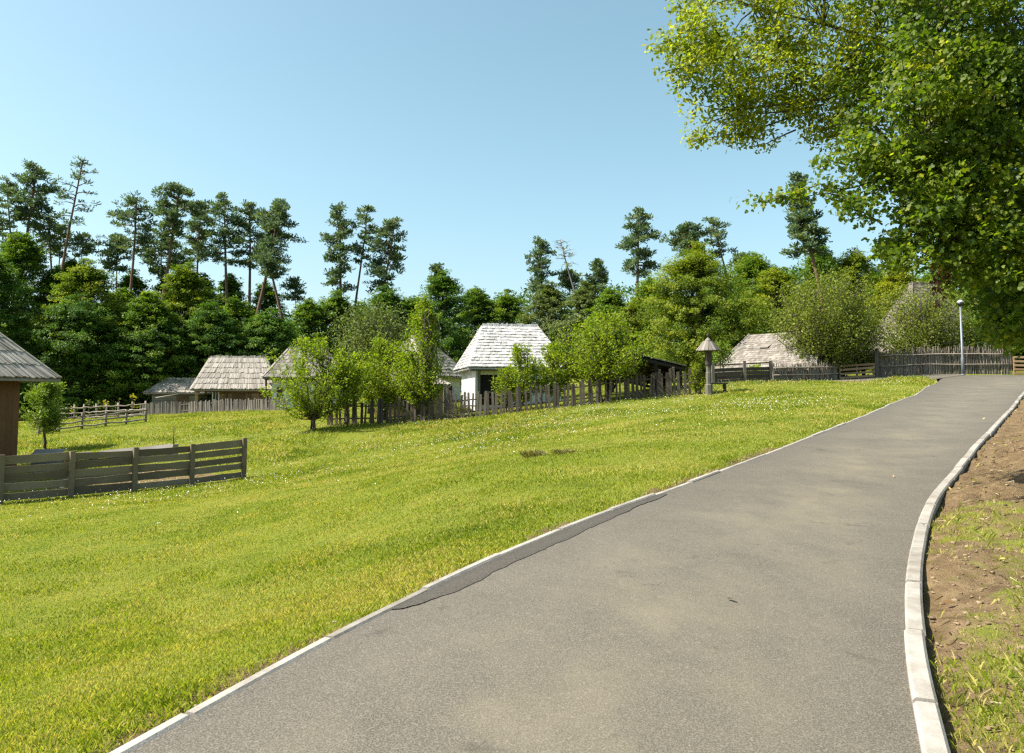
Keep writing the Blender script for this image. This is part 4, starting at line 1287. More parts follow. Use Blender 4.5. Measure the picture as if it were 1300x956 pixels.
def pine_tree(label, px, top, pxb, pyb, Y, width, crown_bottom, seed=0, dens=1.0, trunk_px=5, mat=None, shape='scots', name='pine_tree', bare=False, bark=None, group=None):
    """tall pine: long straight leaning stem, flat-layered crown at the top"""
    r_ = np.random.default_rng(5000 + seed)
    T = at(px, top, Y); B = at(pxb, pyb, Y)
    d = (T - B) / np.linalg.norm(T - B)
    p = T.copy()
    for _ in range(40):
        gz = G(p[0], p[1])
        k = (p[2] - gz) / d[2]; p = p - d * k
        if abs(k) < .01: break
    base = p; Hh = np.linalg.norm(T - base); H = Hh
    t = thing(name, label, 'pine', tuple(base), 0, group)
    # local frame: stem follows d, sag curve slight
    R = width / 2 * Y / F
    cb = (at(px, crown_bottom, Y)[2] - base[2]) / (T[2] - base[2])
    stem = lambda s: d * H * s + np.array([math.sin(s * 2.6 + seed) * .012 * H * s * (1 - s) * 4, 0, 0])
    tr = max(.09, trunk_px / 2 * Y / F)
    mb = MB()
    ss = np.linspace(-.01, .995, 10)
    mb.tube([stem(s) for s in ss], [tr * (1.15 - .88 * max(0, s)) for s in ss], 8, .5)
    LP, LN, LT, LD = [], [], [], []
    nb = int((22 + 42 * (1 - cb)) * (1.0 if not bare else .6) * (.5 + .5 * dens))
    lob = r_.random(4) * 6.28; lw = .45 + .55 * r_.random(4)
    for i in range(nb):
        u = (i + r_.random()) / nb
        s = cb + (1 - cb) * u * .985
        a = r_.random() * 6.283
        if shape == 'cone': pr = (1 - u) ** .75 * .95 + .06
        elif shape == 'spread': pr = min(1, .55 + u * .9) * math.sqrt(max(.03, 1 - max(0, (u - .35) / .66) ** 2))
        else: pr = (.62 + .55 * math.sin(min(1, u * 1.05) * math.pi)) * math.sqrt(max(.04, 1 - max(0, (u - .6) / .41) ** 2.2))
        gap = .55 + .45 * max(0, math.cos(a - lob[int(u * 3.99)])) ** .6 * lw[int(u * 3.99)] + .15
        rr = R * pr * min(1.05, gap) * (.6 + .45 * r_.random())
        st = stem(s)
        rise = (.30 * (u - .15) + .05 * r_.normal()) * rr - (.10 if u < .3 else 0) * rr
        if shape == 'cone': rise = (-.22 + .3 * u) * rr
        tip = st + np.array([math.cos(a) * rr, math.sin(a) * rr, rise])
        pts = wob(st, tip, 5, .08, .05)
        mb.tube(pts, np.linspace(max(.03, tr * .34), .012, 5), 5, r_.random(), cap=False)
        if bare:
            for _ in range(4):
                q = pts[r_.integers(2, 5)]; e = q + r_.normal(size=3) * np.array([.6, .6, .3]) * .9
                mb.tube(wob(q, e, 4, .15, .0), np.linspace(.02, .008, 4), 4, .4, cap=False)
            if r_.random() > .35: continue
        ncl = max(2, int(rr * 2.6 * min(1, dens)) + 1)
        for c in range(ncl):
            v = 1 - .72 * (c / ncl) * (r_.random() * .4 + .8)
            v = max(.2, v); jj = min(3, int(v * 4)); q = pts[jj] + (pts[jj + 1] - pts[jj]) * (v * 4 - jj)
            q = q + r_.normal(size=3) * np.array([.34, .34, .20]) * (rr * .25 + .3)
            cr_ = (.20 + .32 * r_.random()) * (R * .10 + .62)
            m_ = int((27 if not bare else 10) * (.5 + .5 * dens))
            dd = unit(r_.normal(size=(m_, 3))); rad = r_.random((m_, 1)) ** .5
            off = dd * rad * cr_ * np.array([1.15, 1.15, .55])
            LP.append(q + off); LD.append(dd * np.array([1, 1, .5]) + np.array([0, 0, .55]))
            LN.append(unit(r_.normal(size=(m_, 3)) + np.array([0, 0, .5])))
            LT.append(np.full(m_, .45 + r_.normal() * .16) + r_.normal(0, .14, m_))
    if LP:
        LP = np.vstack(LP); LN = np.vstack(LN); LD = np.vstack(LD); LT = np.concatenate(LT)
        link('crown', leaf_mesh('crown', LP, LN, .33 * (.7 + .6 * r_.random(len(LP))), LT, NEEDLE * np.array([1, 1.35, 1]), LD), mat or L_PINE, t)
    mb.build('trunk', bark or M_PINEBARK, t)
    return t

# ------------------------------------------------------------------ the pines on the ridge
PN = [
 ('tall pine at the far left edge with a narrow dark crown', 8, 227, 12, 320, 92, 52, 318, .9, 4),
 ('big double-topped pine, second from the left edge of the wood', 48, 209, 33, 300, 92, 66, 285, 1.2, 6),
 ('thin pine with forked crown standing between the double-topped pine and the lone leaning pine', 62, 262, 66, 330, 94, 50, 318, .8, 4),
 ('lone tall slender pine leaning right, with a sparse see-through crown, left of the sky gap', 106, 201, 84, 332, 90, 52, 290, .42, 5),
 ('short pine with a tuft crown just right of the foot of the lone leaning pine', 106, 298, 103, 340, 95, 32, 325, .8, 3),
 ('small pine in the hollow below the double-topped pine', 78, 288, 74, 335, 96, 34, 325, .8, 3),
 ('pine with wide flat left-hand branches and reddish stem over the yellow-lit beech', 174, 250, 163, 370, 88, 74, 318, .85, 5),
 ('tallest dense pine of the middle-left stand, stem leaning right', 229, 235, 206, 368, 88, 72, 300, 1.2, 6),
 ('pine with bushy crown tucked close behind the tallest dense pine', 256, 258, 250, 360, 93, 52, 330, 1.0, 4),
 ('low dark pine filling the gap left of the reddish pine stem', 150, 298, 150, 340, 95, 50, 345, 1.0, 3),
 ('pine with broken airy top and bent stem right of the tallest dense pine', 284, 247, 291, 380, 88, 58, 335, .9, 5),
 ('pine with thick bright crown between the bent pine and the big right-end pine', 316, 256, 318, 400, 90, 54, 340, 1.0, 5),
 ('heavy-crowned pine at the right end of the left stand, leaning right', 356, 256, 326, 395, 86, 64, 318, 1.25, 6),
 ('pine leaning left below the heavy-crowned end pine, reddish bare stem', 338, 318, 352, 385, 85, 56, 352, .9, 6),
 ('small pine at the outer right foot of the left stand', 374, 355, 376, 392, 88, 30, 382, .7, 2),
 ('low dense pine filling the middle of the left stand', 205, 300, 206, 340, 97, 70, 350, 1.1, 3),
 ('left pine of the three on the middle skyline, crown reaching far down its left side', 432, 260, 436, 395, 84, 50, 372, 1.0, 5),
 ('middle and thinnest pine of the three on the middle skyline', 467, 261, 454, 376, 85, 38, 335, .7, 4),
 ('right pine of the three on the middle skyline, broad lopsided crown', 502, 276, 482, 382, 84, 58, 368, 1.0, 5),
 ('small conical pine peeping over the wood above the slim garden tree', 555, 337, 555, 370, 90, 30, 372, 1.0, 3),
 ('dense narrow pine beside the dead leaning pine on the skyline', 685, 304, 688, 375, 88, 40, 378, 1.0, 4),
 ('small spreading pine in the gap right of the dead leaning pine', 722, 346, 724, 370, 90, 36, 366, .9, 3),
 ('short cone-shaped pine right of the dead leaning pine', 760, 331, 760, 372, 88, 42, 370, 1.1, 3),
 ('tall straight lone pine with layered branches above the yellowish treetops', 810, 266, 811, 368, 84, 52, 350, 1.0, 5),
 ('round dense pine rising over the big bright tree', 872, 286, 876, 335, 80, 50, 322, 1.1, 4),
 ('airy pine leaning left next to the round dense pine', 903, 279, 917, 335, 80, 42, 325, .6, 4),
 ('low pine top just showing over the treetops near the overhanging maple', 945, 325, 945, 345, 84, 34, 345, .9, 3),
 ('large dark blue-green pine leaning left beside the overhanging maple twigs', 1012, 222, 1032, 325, 62, 60, 320, 1.35, 6),
]
for i, (lab, px, top, pxb, pyb, Y, wd, cb, dn, tp) in enumerate(PN):
    shp = 'cone' if ('cone' in lab or 'conical' in lab) else ('spread' if 'spreading' in lab or 'flat left' in lab else 'scots')
    if px in (810, 1012): shp = 'cone' if px == 1012 else 'scots'
    pine_tree(lab, px, top, pxb, pyb, Y, wd * .98, cb, seed=i, dens=dn, trunk_px=tp, shape=shp)
pine_tree('dead grey pine with bare branches leaning left on the skyline', 711, 303, 731, 372, 87, 36, 338, seed=90, dens=.5, trunk_px=4, bare=True, bark=M_GREYBARK, name='dead_pine', mat=L_GREYGREEN)

# ------------------------------------------------------------------ broad-leaved wood
BT = [
 # label, px, top, width, Y, material, bottom, shape
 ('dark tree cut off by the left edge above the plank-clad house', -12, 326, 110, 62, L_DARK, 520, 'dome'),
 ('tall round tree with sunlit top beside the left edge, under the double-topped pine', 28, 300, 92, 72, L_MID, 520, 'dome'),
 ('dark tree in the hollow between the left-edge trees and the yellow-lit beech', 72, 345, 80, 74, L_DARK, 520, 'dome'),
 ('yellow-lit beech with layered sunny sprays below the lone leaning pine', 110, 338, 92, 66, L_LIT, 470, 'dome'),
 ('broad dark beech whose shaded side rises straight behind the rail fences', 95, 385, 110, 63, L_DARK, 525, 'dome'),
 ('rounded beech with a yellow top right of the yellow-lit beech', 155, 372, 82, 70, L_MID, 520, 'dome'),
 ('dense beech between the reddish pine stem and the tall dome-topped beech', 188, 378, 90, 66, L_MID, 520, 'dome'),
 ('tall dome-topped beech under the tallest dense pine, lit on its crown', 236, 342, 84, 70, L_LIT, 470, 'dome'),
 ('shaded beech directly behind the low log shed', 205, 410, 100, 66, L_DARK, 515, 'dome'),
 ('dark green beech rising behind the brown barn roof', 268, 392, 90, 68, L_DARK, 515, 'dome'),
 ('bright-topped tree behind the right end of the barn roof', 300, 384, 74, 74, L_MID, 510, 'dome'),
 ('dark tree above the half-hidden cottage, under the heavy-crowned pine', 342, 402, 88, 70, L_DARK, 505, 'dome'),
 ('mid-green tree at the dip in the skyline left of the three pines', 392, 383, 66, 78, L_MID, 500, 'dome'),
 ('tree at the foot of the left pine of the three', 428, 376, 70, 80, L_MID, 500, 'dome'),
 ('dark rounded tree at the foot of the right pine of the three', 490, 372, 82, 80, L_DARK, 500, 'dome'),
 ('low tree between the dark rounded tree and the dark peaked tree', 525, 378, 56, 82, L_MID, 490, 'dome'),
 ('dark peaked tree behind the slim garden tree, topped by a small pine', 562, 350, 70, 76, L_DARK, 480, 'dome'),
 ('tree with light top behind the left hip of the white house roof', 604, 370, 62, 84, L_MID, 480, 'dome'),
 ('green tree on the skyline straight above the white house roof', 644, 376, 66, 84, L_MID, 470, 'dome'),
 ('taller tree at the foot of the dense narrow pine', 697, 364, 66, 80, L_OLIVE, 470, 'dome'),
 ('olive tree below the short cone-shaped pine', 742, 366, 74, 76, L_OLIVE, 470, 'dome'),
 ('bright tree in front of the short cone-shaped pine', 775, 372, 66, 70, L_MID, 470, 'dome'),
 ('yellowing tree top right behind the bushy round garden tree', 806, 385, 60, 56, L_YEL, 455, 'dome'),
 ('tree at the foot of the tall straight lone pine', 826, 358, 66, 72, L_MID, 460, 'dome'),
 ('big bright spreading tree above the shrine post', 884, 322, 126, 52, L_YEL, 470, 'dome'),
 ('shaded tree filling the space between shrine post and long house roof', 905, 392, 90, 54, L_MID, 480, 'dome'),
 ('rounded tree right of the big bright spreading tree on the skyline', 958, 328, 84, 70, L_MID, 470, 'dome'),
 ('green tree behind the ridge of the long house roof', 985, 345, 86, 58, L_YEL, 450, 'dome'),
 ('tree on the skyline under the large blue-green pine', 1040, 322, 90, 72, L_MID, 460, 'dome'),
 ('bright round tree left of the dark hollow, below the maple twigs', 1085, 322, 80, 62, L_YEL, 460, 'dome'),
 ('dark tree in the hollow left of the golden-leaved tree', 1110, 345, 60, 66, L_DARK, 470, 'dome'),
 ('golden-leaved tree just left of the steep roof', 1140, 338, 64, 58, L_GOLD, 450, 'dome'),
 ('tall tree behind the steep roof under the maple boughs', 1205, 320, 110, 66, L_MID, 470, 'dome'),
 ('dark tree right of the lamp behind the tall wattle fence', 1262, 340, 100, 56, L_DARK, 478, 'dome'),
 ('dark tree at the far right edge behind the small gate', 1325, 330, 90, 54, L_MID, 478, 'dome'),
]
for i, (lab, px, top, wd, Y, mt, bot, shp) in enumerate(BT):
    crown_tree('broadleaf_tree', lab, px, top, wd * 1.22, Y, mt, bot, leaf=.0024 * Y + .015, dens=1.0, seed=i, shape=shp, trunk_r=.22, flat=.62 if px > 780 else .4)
for i, (lab, px, top, wd, Y) in enumerate([
  ('dark tree filling the gap behind the bent pine and its bright neighbour', 292, 352, 74, 96),
  ('dark tree glimpsed between the crossing stems of the left stand\'s right end', 338, 362, 70, 97),
  ('dark tree behind the stem of the reddish pine', 168, 348, 76, 97),
  ('dark tree behind the leaning stem of the tallest dense pine', 214, 352, 72, 97),
  ('dark tree behind the stem of the lone leaning pine', 92, 330, 78, 97),
  ('dark tree in the gap between tallest dense pine and bent pine', 258, 350, 66, 98),
  ('tree deep behind the three skyline pines, between their stems', 456, 388, 74, 95)]):
    crown_tree('broadleaf_tree', lab, px, top, wd, Y, L_DARK if i < 6 else L_MID, 480, leaf=.32, dens=.8, seed=70 + i)
# the wood's inside, too dense to tell one trunk from the next
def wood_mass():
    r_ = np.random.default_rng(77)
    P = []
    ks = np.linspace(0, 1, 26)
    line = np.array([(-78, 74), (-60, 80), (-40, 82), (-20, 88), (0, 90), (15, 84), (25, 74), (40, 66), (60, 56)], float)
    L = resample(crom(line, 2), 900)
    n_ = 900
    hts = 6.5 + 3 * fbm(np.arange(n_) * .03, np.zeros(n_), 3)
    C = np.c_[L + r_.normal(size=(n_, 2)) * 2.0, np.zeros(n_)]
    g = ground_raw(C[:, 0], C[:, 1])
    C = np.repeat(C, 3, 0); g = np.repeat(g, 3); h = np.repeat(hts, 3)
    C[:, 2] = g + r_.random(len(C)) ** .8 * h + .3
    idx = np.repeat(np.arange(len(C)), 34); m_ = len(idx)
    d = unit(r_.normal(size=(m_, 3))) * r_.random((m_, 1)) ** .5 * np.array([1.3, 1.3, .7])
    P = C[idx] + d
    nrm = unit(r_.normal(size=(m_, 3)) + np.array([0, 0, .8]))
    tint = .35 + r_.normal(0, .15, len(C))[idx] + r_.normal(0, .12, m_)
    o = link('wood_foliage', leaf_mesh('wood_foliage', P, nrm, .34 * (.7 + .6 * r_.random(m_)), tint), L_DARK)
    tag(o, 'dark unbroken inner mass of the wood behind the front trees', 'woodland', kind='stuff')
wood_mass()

# ------------------------------------------------------------------ garden trees
spray_tree('garden_tree', 'light green open tree standing alone before the left end of the dark picket fence', 396, 430, 541, 132, 36.5, L_BRIGHT, 514, leaf=.12, n_branch=105, n_leaf=9000, stems=3, seed=1, trunk_r=.085, shape='dome', rad_leaf=.10, stem_spread=.38, up=.9)
spray_tree('garden_tree', 'thin-stemmed young tree right beside the light green open tree', 441, 445, 540, 72, 37.2, L_BRIGHT, 505, leaf=.12, n_branch=70, n_leaf=5200, stem_spread=.06, seed=2, trunk_r=.05, shape='dome', rad_leaf=.11)
spray_tree('willow', 'olive-grey willow-like tree towering behind the light green garden trees', 470, 388, 525, 120, 45, L_OLIVE, 480, leaf=.15, n_branch=150, n_leaf=12000, stems=3, seed=3, trunk_r=.16, up=.7, shape='vase', rad_leaf=.3, cat='tree')
spray_tree('garden_tree', 'leafy low-branched tree between the thin-stemmed tree and the tall slim tree', 488, 432, 535, 86, 39.4, L_BRIGHT, 512, leaf=.12, n_branch=110, n_leaf=8500, stems=2, seed=4, trunk_r=.10, shape='dome', rad_leaf=.2, clear=.7)
spray_tree('garden_tree', 'tall slim tree with pointed crown over the picket fence left of the white house', 535, 377, 533, 90, 37.6, L_BRIGHT, 505, leaf=.12, n_branch=130, n_leaf=9500, stems=4, seed=5, trunk_r=.075, up=1.3, shape='upright', rad_leaf=.10, stem_spread=.55)
spray_tree('garden_tree', 'small yellowish-leaved tree in the gap at the left foot of the tall slim tree', 515, 448, 534, 56, 38.6, L_BRIGHT, 512, leaf=.12, n_branch=70, n_leaf=4800, seed=6, trunk_r=.06, shape='dome', rad_leaf=.11, clear=.5)
spray_tree('garden_tree', 'upright young tree directly in front of the white house wall', 664, 434, 527, 50, 37.0, L_BRIGHT, 505, leaf=.11, n_branch=70, n_leaf=4200, stems=3, seed=7, trunk_r=.05, up=1.0, shape='dome', rad_leaf=.11)
spray_tree('garden_shrub', 'low bushy shrub before the dark porch opening of the white house', 642, 466, 527, 40, 37.2, L_BRIGHT, 512, leaf=.11, n_branch=45, n_leaf=2400, stems=3, seed=8, trunk_r=.035, up=.8, shape='dome', rad_leaf=.14, cat='shrub')
spray_tree('garden_tree', 'rounded small tree at the right corner of the white house', 706, 436, 522, 66, 37.5, L_BRIGHT, 500, leaf=.12, n_branch=80, n_leaf=5200, stems=2, seed=9, trunk_r=.06, up=.9, shape='dome', rad_leaf=.11, clear=.6)
spray_tree('garden_tree', 'large bushy round tree with many upswept shoots before the open shed', 768, 398, 515, 132, 36.6, L_BRIGHT, 480, leaf=.12, n_branch=200, n_leaf=15000, stems=5, seed=10, trunk_r=.10, up=1.15, shape='dome', rad_leaf=.12, stem_spread=.45, clear=.9)
spray_tree('orchard_tree', 'wide grey-green orchard tree behind the shorter wattle fence', 1048, 348, 470, 146, 43.4, L_GREYGREEN, 456, leaf=.13, n_branch=230, n_leaf=22000, stems=7, seed=11, trunk_r=.09, up=1.0, shape='vase', rad_leaf=.2, stem_spread=.7)
spray_tree('orchard_tree', 'bushy grey-green tree leaning over the slatted gate', 1096, 398, 474, 70, 44, L_GREYGREEN, 462, leaf=.12, n_branch=90, n_leaf=6200, stems=3, seed=12, trunk_r=.07, up=.9, shape='dome', rad_leaf=.25)
spray_tree('orchard_tree', 'spreading thin-leaved tree with forked stems in front of the steep roof', 1176, 366, 474, 136, 46, L_GREYGREEN, 448, leaf=.12, n_branch=230, n_leaf=18500, stems=5, seed=13, trunk_r=.075, up=.7, shape='vase', rad_leaf=.28, stem_spread=.6, bark=M_BARK)
spray_tree('orchard_tree', 'dark-leaved low tree behind the lamp post and tall wattle fence', 1240, 405, 474, 90, 46, L_MID, 462, leaf=.13, n_branch=110, n_leaf=7500, stems=3, seed=14, trunk_r=.07, shape='dome', rad_leaf=.28)
spray_tree('fruit_tree', 'dark leafy branches hanging over the left end of the long house roof', 917, 434, 478, 36, 42.0, L_MID, 458, leaf=.12, n_branch=40, n_leaf=900, stems=2, seed=15, trunk_r=.05, shape='vase', rad_leaf=.2, cat='tree')
spray_tree('shrub', 'yellowish flowering shrub at the left foot of the shrine post', 884, 462, 500, 26, 35.2, L_YEL, 492, leaf=.09, n_branch=30, n_leaf=1300, stems=4, seed=16, trunk_r=.02, up=1.1, shape='vase', rad_leaf=.09, cat='shrub')
spray_tree('young_pine', 'fluffy bright young pine just right of the dark plank-clad house', 57, 484, 563, 52, 34, L_PINEYOUNG, 538, leaf=.16, n_branch=60, n_leaf=4800, seed=17, trunk_r=.07, stem_spread=.04, up=.5, shape='dome', rad_leaf=.13, cat='pine', tplt=NEEDLE)
for i, (px, top, base, wd, mt, lab, nb, nl) in enumerate([
  (169, 499, 530, 13, L_SAPL, 'yellow-leaved sapling beside the left corner of the low log shed', 9, 50),
  (133, 506, 532, 9, L_SAPL, 'greenish-yellow sapling behind the middle of the far rail fence', 8, 36),
  (91, 516, 535, 6, L_SAPL, 'tiny orange-yellow sapling at the left end of the far rail fence', 6, 18),
  (113, 504, 532, 9, L_GREYGREEN, 'dull grey-green sapling behind the far rail fence, left of the greenish-yellow one', 8, 34),
  (123, 508, 532, 8, L_GREYGREEN, 'short grey-green sapling tucked next to the greenish-yellow sapling', 7, 24),
  (146, 508, 532, 14, L_OLIVE, 'sparse olive sapling behind the right half of the far rail fence', 9, 30)]):
    spray_tree('sapling', lab, px, top, base, wd, 53.5, mt, base - 14, leaf=.16, n_branch=nb, n_leaf=nl, seed=30 + i, trunk_r=.03, shape='dome', rad_leaf=.08, cat='sapling')
spray_tree('sapling', 'thin bare curved sapling standing in the meadow behind the right part of the plank fence', 220, 540, 587, 10, 33, L_OLIVE, 548, leaf=.06, n_branch=5, n_leaf=8, seed=40, trunk_r=.03, shape='upright', rad_leaf=.03, cat='sapling')
spray_tree('vine', 'green climbing vine hanging along the eave of the long house', 958, 466, 482, 46, 42.4, L_BRIGHT, 474, leaf=.12, n_branch=26, n_leaf=700, stems=3, seed=41, trunk_r=.02, shape='dome', rad_leaf=.12, cat='climbing plant')

# ------------------------------------------------------------------ the overhanging maple
def overhang(name, label, bxy, K, lobes, twigs, limb_px, mat, tpl, size, per, seed, shift):
    r_ = np.random.default_rng(seed)
    base = np.array(bxy); gz = G(*base)
    O = np.array([base[0], base[1], gz])
    t = thing(name, label, 'tree', tuple(O))
    mb = MB()
    fork = np.array([.0, 0, 3.2])
    mb.tube([(0, 0, -.3), (.05, .02, 1.5), tuple(fork), (-.1, .1, 5.5), (.1, 0, 8.5), (0, 0, 11.0)], [.36, .30, .28, .2, .12, .04], 12, .5)
    def Q(px, py, Y): return at(px, py, Y * K) - O
    C, tn = [], []
    for (px, py, Y, rx, ry, rd, k) in lobes:
        for _ in range(k):
            d = unit(r_.normal(size=3)) * r_.random() ** .42
            C.append(Q(px + d[0] * rx, py + d[1] * ry, Y + d[2] * rd * 1.1)); tn.append(r_.normal(0, .13))
    # leafy twigs that stand out against the sky
    TW, TD, tw_t = [], [], []
    for a, b, k in twigs:
        pts = wob(Q(*a), Q(*b), 6, .07, .0)
        mb.tube(pts, np.linspace(.011, .003, 6), 5, .4)
        for _ in range(k):
            u = .25 + .78 * r_.random(); s = u * 5; j = min(4, int(s)); q = pts[j] + (pts[j + 1] - pts[j]) * (s - j)
            n_ = r_.integers(7, 13)
            TW.append(q + r_.normal(size=(n_, 3)) * .05); TD.append(np.tile(unit(pts[j + 1] - pts[j]), (n_, 1))); tw_t += [.1] * n_
    C = np.array(C); tn = np.array(tn)
    # limbs
    heads = []
    for q in limb_px:
        e = Q(*q); st = np.array([0, 0, max(2.2, min(6.5, e[2] * .62))])
        pts = wob(st, e, 8, .07, .05); mb.tube(pts, np.linspace(.07, .010, 8), 7, r_.random()); heads.append(pts)
    HP = np.vstack([h[2:] for h in heads])
    for i, c in enumerate(C):
        if i % 2: continue
        k = np.argmin(((HP - c) ** 2).sum(1)); pts = wob(HP[k], c, 5, .12, .03)
        mb.tube(pts, np.linspace(.010, .003, 5), 4, r_.random(), cap=False)
    idx = np.repeat(np.arange(len(C)), per); m_ = len(idx)
    d = unit(r_.normal(size=(m_, 3))) * r_.random((m_, 1)) ** .45 * np.array([.24, .24, .17])
    P = np.vstack([C[idx] + d] + TW)
    tint = np.concatenate([.45 + tn[idx] + r_.normal(0, .15, m_), np.array(tw_t) + .4 + r_.normal(0, .15, len(tw_t))])
    k = len(P)
    nrm = unit(np.array([-.35, -.3, .5]) + r_.normal(size=(k, 3)) * .6)
    rd = r_.normal(size=(k, 3)) * .7 + np.array([-.3, -.2, -.45])
    rd = np.where((np.abs((unit(rd) * nrm).sum(1)) > .95)[:, None], rd + np.array([1.0, .4, 0]), rd)
    link('crown', leaf_mesh('crown', P, nrm, size * (.45 + .95 * r_.random(k)), tint + shift, tpl, rd), mat, t)
    mb.build('trunk', M_BARK, t)
    return t, Q, r_

LEFT = [(935, 40, 11.2, 92, 72, 1.0, 52), (880, 58, 11.0, 46, 42, .5, 17), (905, 122, 11.0, 54, 48, .6, 20), (935, 168, 10.9, 42, 20, .4, 8), (980, 112, 11.3, 60, 44, .8, 20), (1050, 60, 11.6, 110, 95, 1.3, 78),
        (1066, 135, 11.4, 56, 46, .8, 26), (1000, -30, 11.6, 110, 50, 1.2, 44), (1150, 60, 11.9, 90, 110, 1.2, 60)]
LTW = [((1000, 150, 11.1), (880, 178, 11.0), 26), ((1010, 140, 11.1), (900, 150, 11.0), 16), ((1010, 165, 11), (958, 186, 10.9), 9), ((915, 60, 11.1), (829, 62, 11.0), 18), ((905, 80, 11.1), (838, 92, 11.0), 14),
       ((1030, 150, 11.0), (1024, 172, 10.9), 6), ((890, 20, 11.2), (855, 8, 11.2), 9)]
LLM = [(1010, 95, 11.3), (930, 70, 11.1), (935, 140, 11.0), (1080, 130, 11.2), (960, 10, 11.3), (1120, 40, 11.6), (985, 60, 11.2)]
RIGHT = [(1122, 200, 11.2, 46, 44, .6, 26), (1200, 105, 11.8, 128, 132, 1.5, 150), (1196, 236, 11.3, 84, 76, 1.0, 74), (1265, 180, 11.6, 90, 160, 1.4, 160), (1275, 320, 11.2, 62, 74, .9, 64), (1218, 298, 11.0, 56, 42, .6, 24), (1160, 276, 10.9, 32, 20, .4, 7),
         (1292, 400, 11.4, 36, 42, .6, 20), (1240, -40, 12, 260, 60, 1.8, 120), (1380, 200, 12, 90, 220, 1.6, 120), (1165, 332, 10.8, 40, 12, .3, 4), (1284, 400, 11.4, 34, 40, .7, 12), (1150, 318, 11.2, 34, 20, .4, 7), (1092, 262, 11.0, 16, 18, .3, 3)]
RTW = [((1150, 215, 11.1), (955, 258, 11.0), 34), ((1140, 235, 11.1), (990, 262, 11.0), 18), ((1120, 200, 11.1), (1040, 208, 11.0), 12), ((1120, 285, 10.9), (1086, 262, 10.9), 8), ((1150, 300, 11), (1128, 316, 10.9), 8)]
RLM = [(1130, 225, 11.1), (1180, 60, 11.7), (1240, 230, 11.4), (1270, 340, 11.2), (1200, 290, 11.0), (1170, 180, 11.2)]
L_LIME = leaf_mat('lime_green_leaves', (.085, .135, .012), (.215, .255, .016), (.50, .46, .024), .60, .5, .3)
overhang('leafy_tree', 'near tree whose sunlit lime-green boughs reach out over the meadow beyond the darker maple', (9.4, 11.0), .80, LEFT, LTW, LLM, L_LIME, LEAF_OVAL, .054, 96, 11, .04)
t, Q, r_ = overhang('maple_tree', 'near maple with dense deep green foliage filling the upper right corner above the road', (7.7, 9.0), .72, RIGHT, RTW, RLM, L_NEAR, LEAF_MAPLE, .048, 92, 12, -.12)
# hanging dry red-brown bunch
s = Q(1190, 335, 10.8); e = Q(1193, 388, 10.8)
n_ = 90; u = r_.random(n_)
P = s + (e - s) * u[:, None] + r_.normal(size=(n_, 3)) * np.array([.03, .03, .02])
P2 = Q(1203, 347, 10.8) + r_.normal(size=(30, 3)) * np.array([.02, .02, .04]); P = np.vstack([P, P2]); n_ = len(P)
dead = leaf_mat('dry_leaves', (.05, .018, .01), (.10, .035, .018), (.17, .07, .035), .2)
o = link('dry_leaves', leaf_mesh('dry_leaves', P, unit(r_.normal(size=(n_, 3))), .05 * (.6 + .7 * r_.random(n_)), r_.random(n_), LEAF_OVAL, np.tile([0.05, 0.02, -1.0], (n_, 1)) + r_.normal(size=(n_, 3)) * .3), dead, t)
# ------------------------------------------------------------------ grass
def visible_samples(n_, r0, r1, power, r_):
    """denser near the viewpoint, as far as the meadow reaches"""
    u = r_.random(n_); e = 2 - power
    r = (r0 ** e + u * (r1 ** e - r0 ** e)) ** (1 / e)
    a = (r_.random(n_) - .5) * math.radians(96)
    return np.sin(a) * r, np.cos(a) * r, r

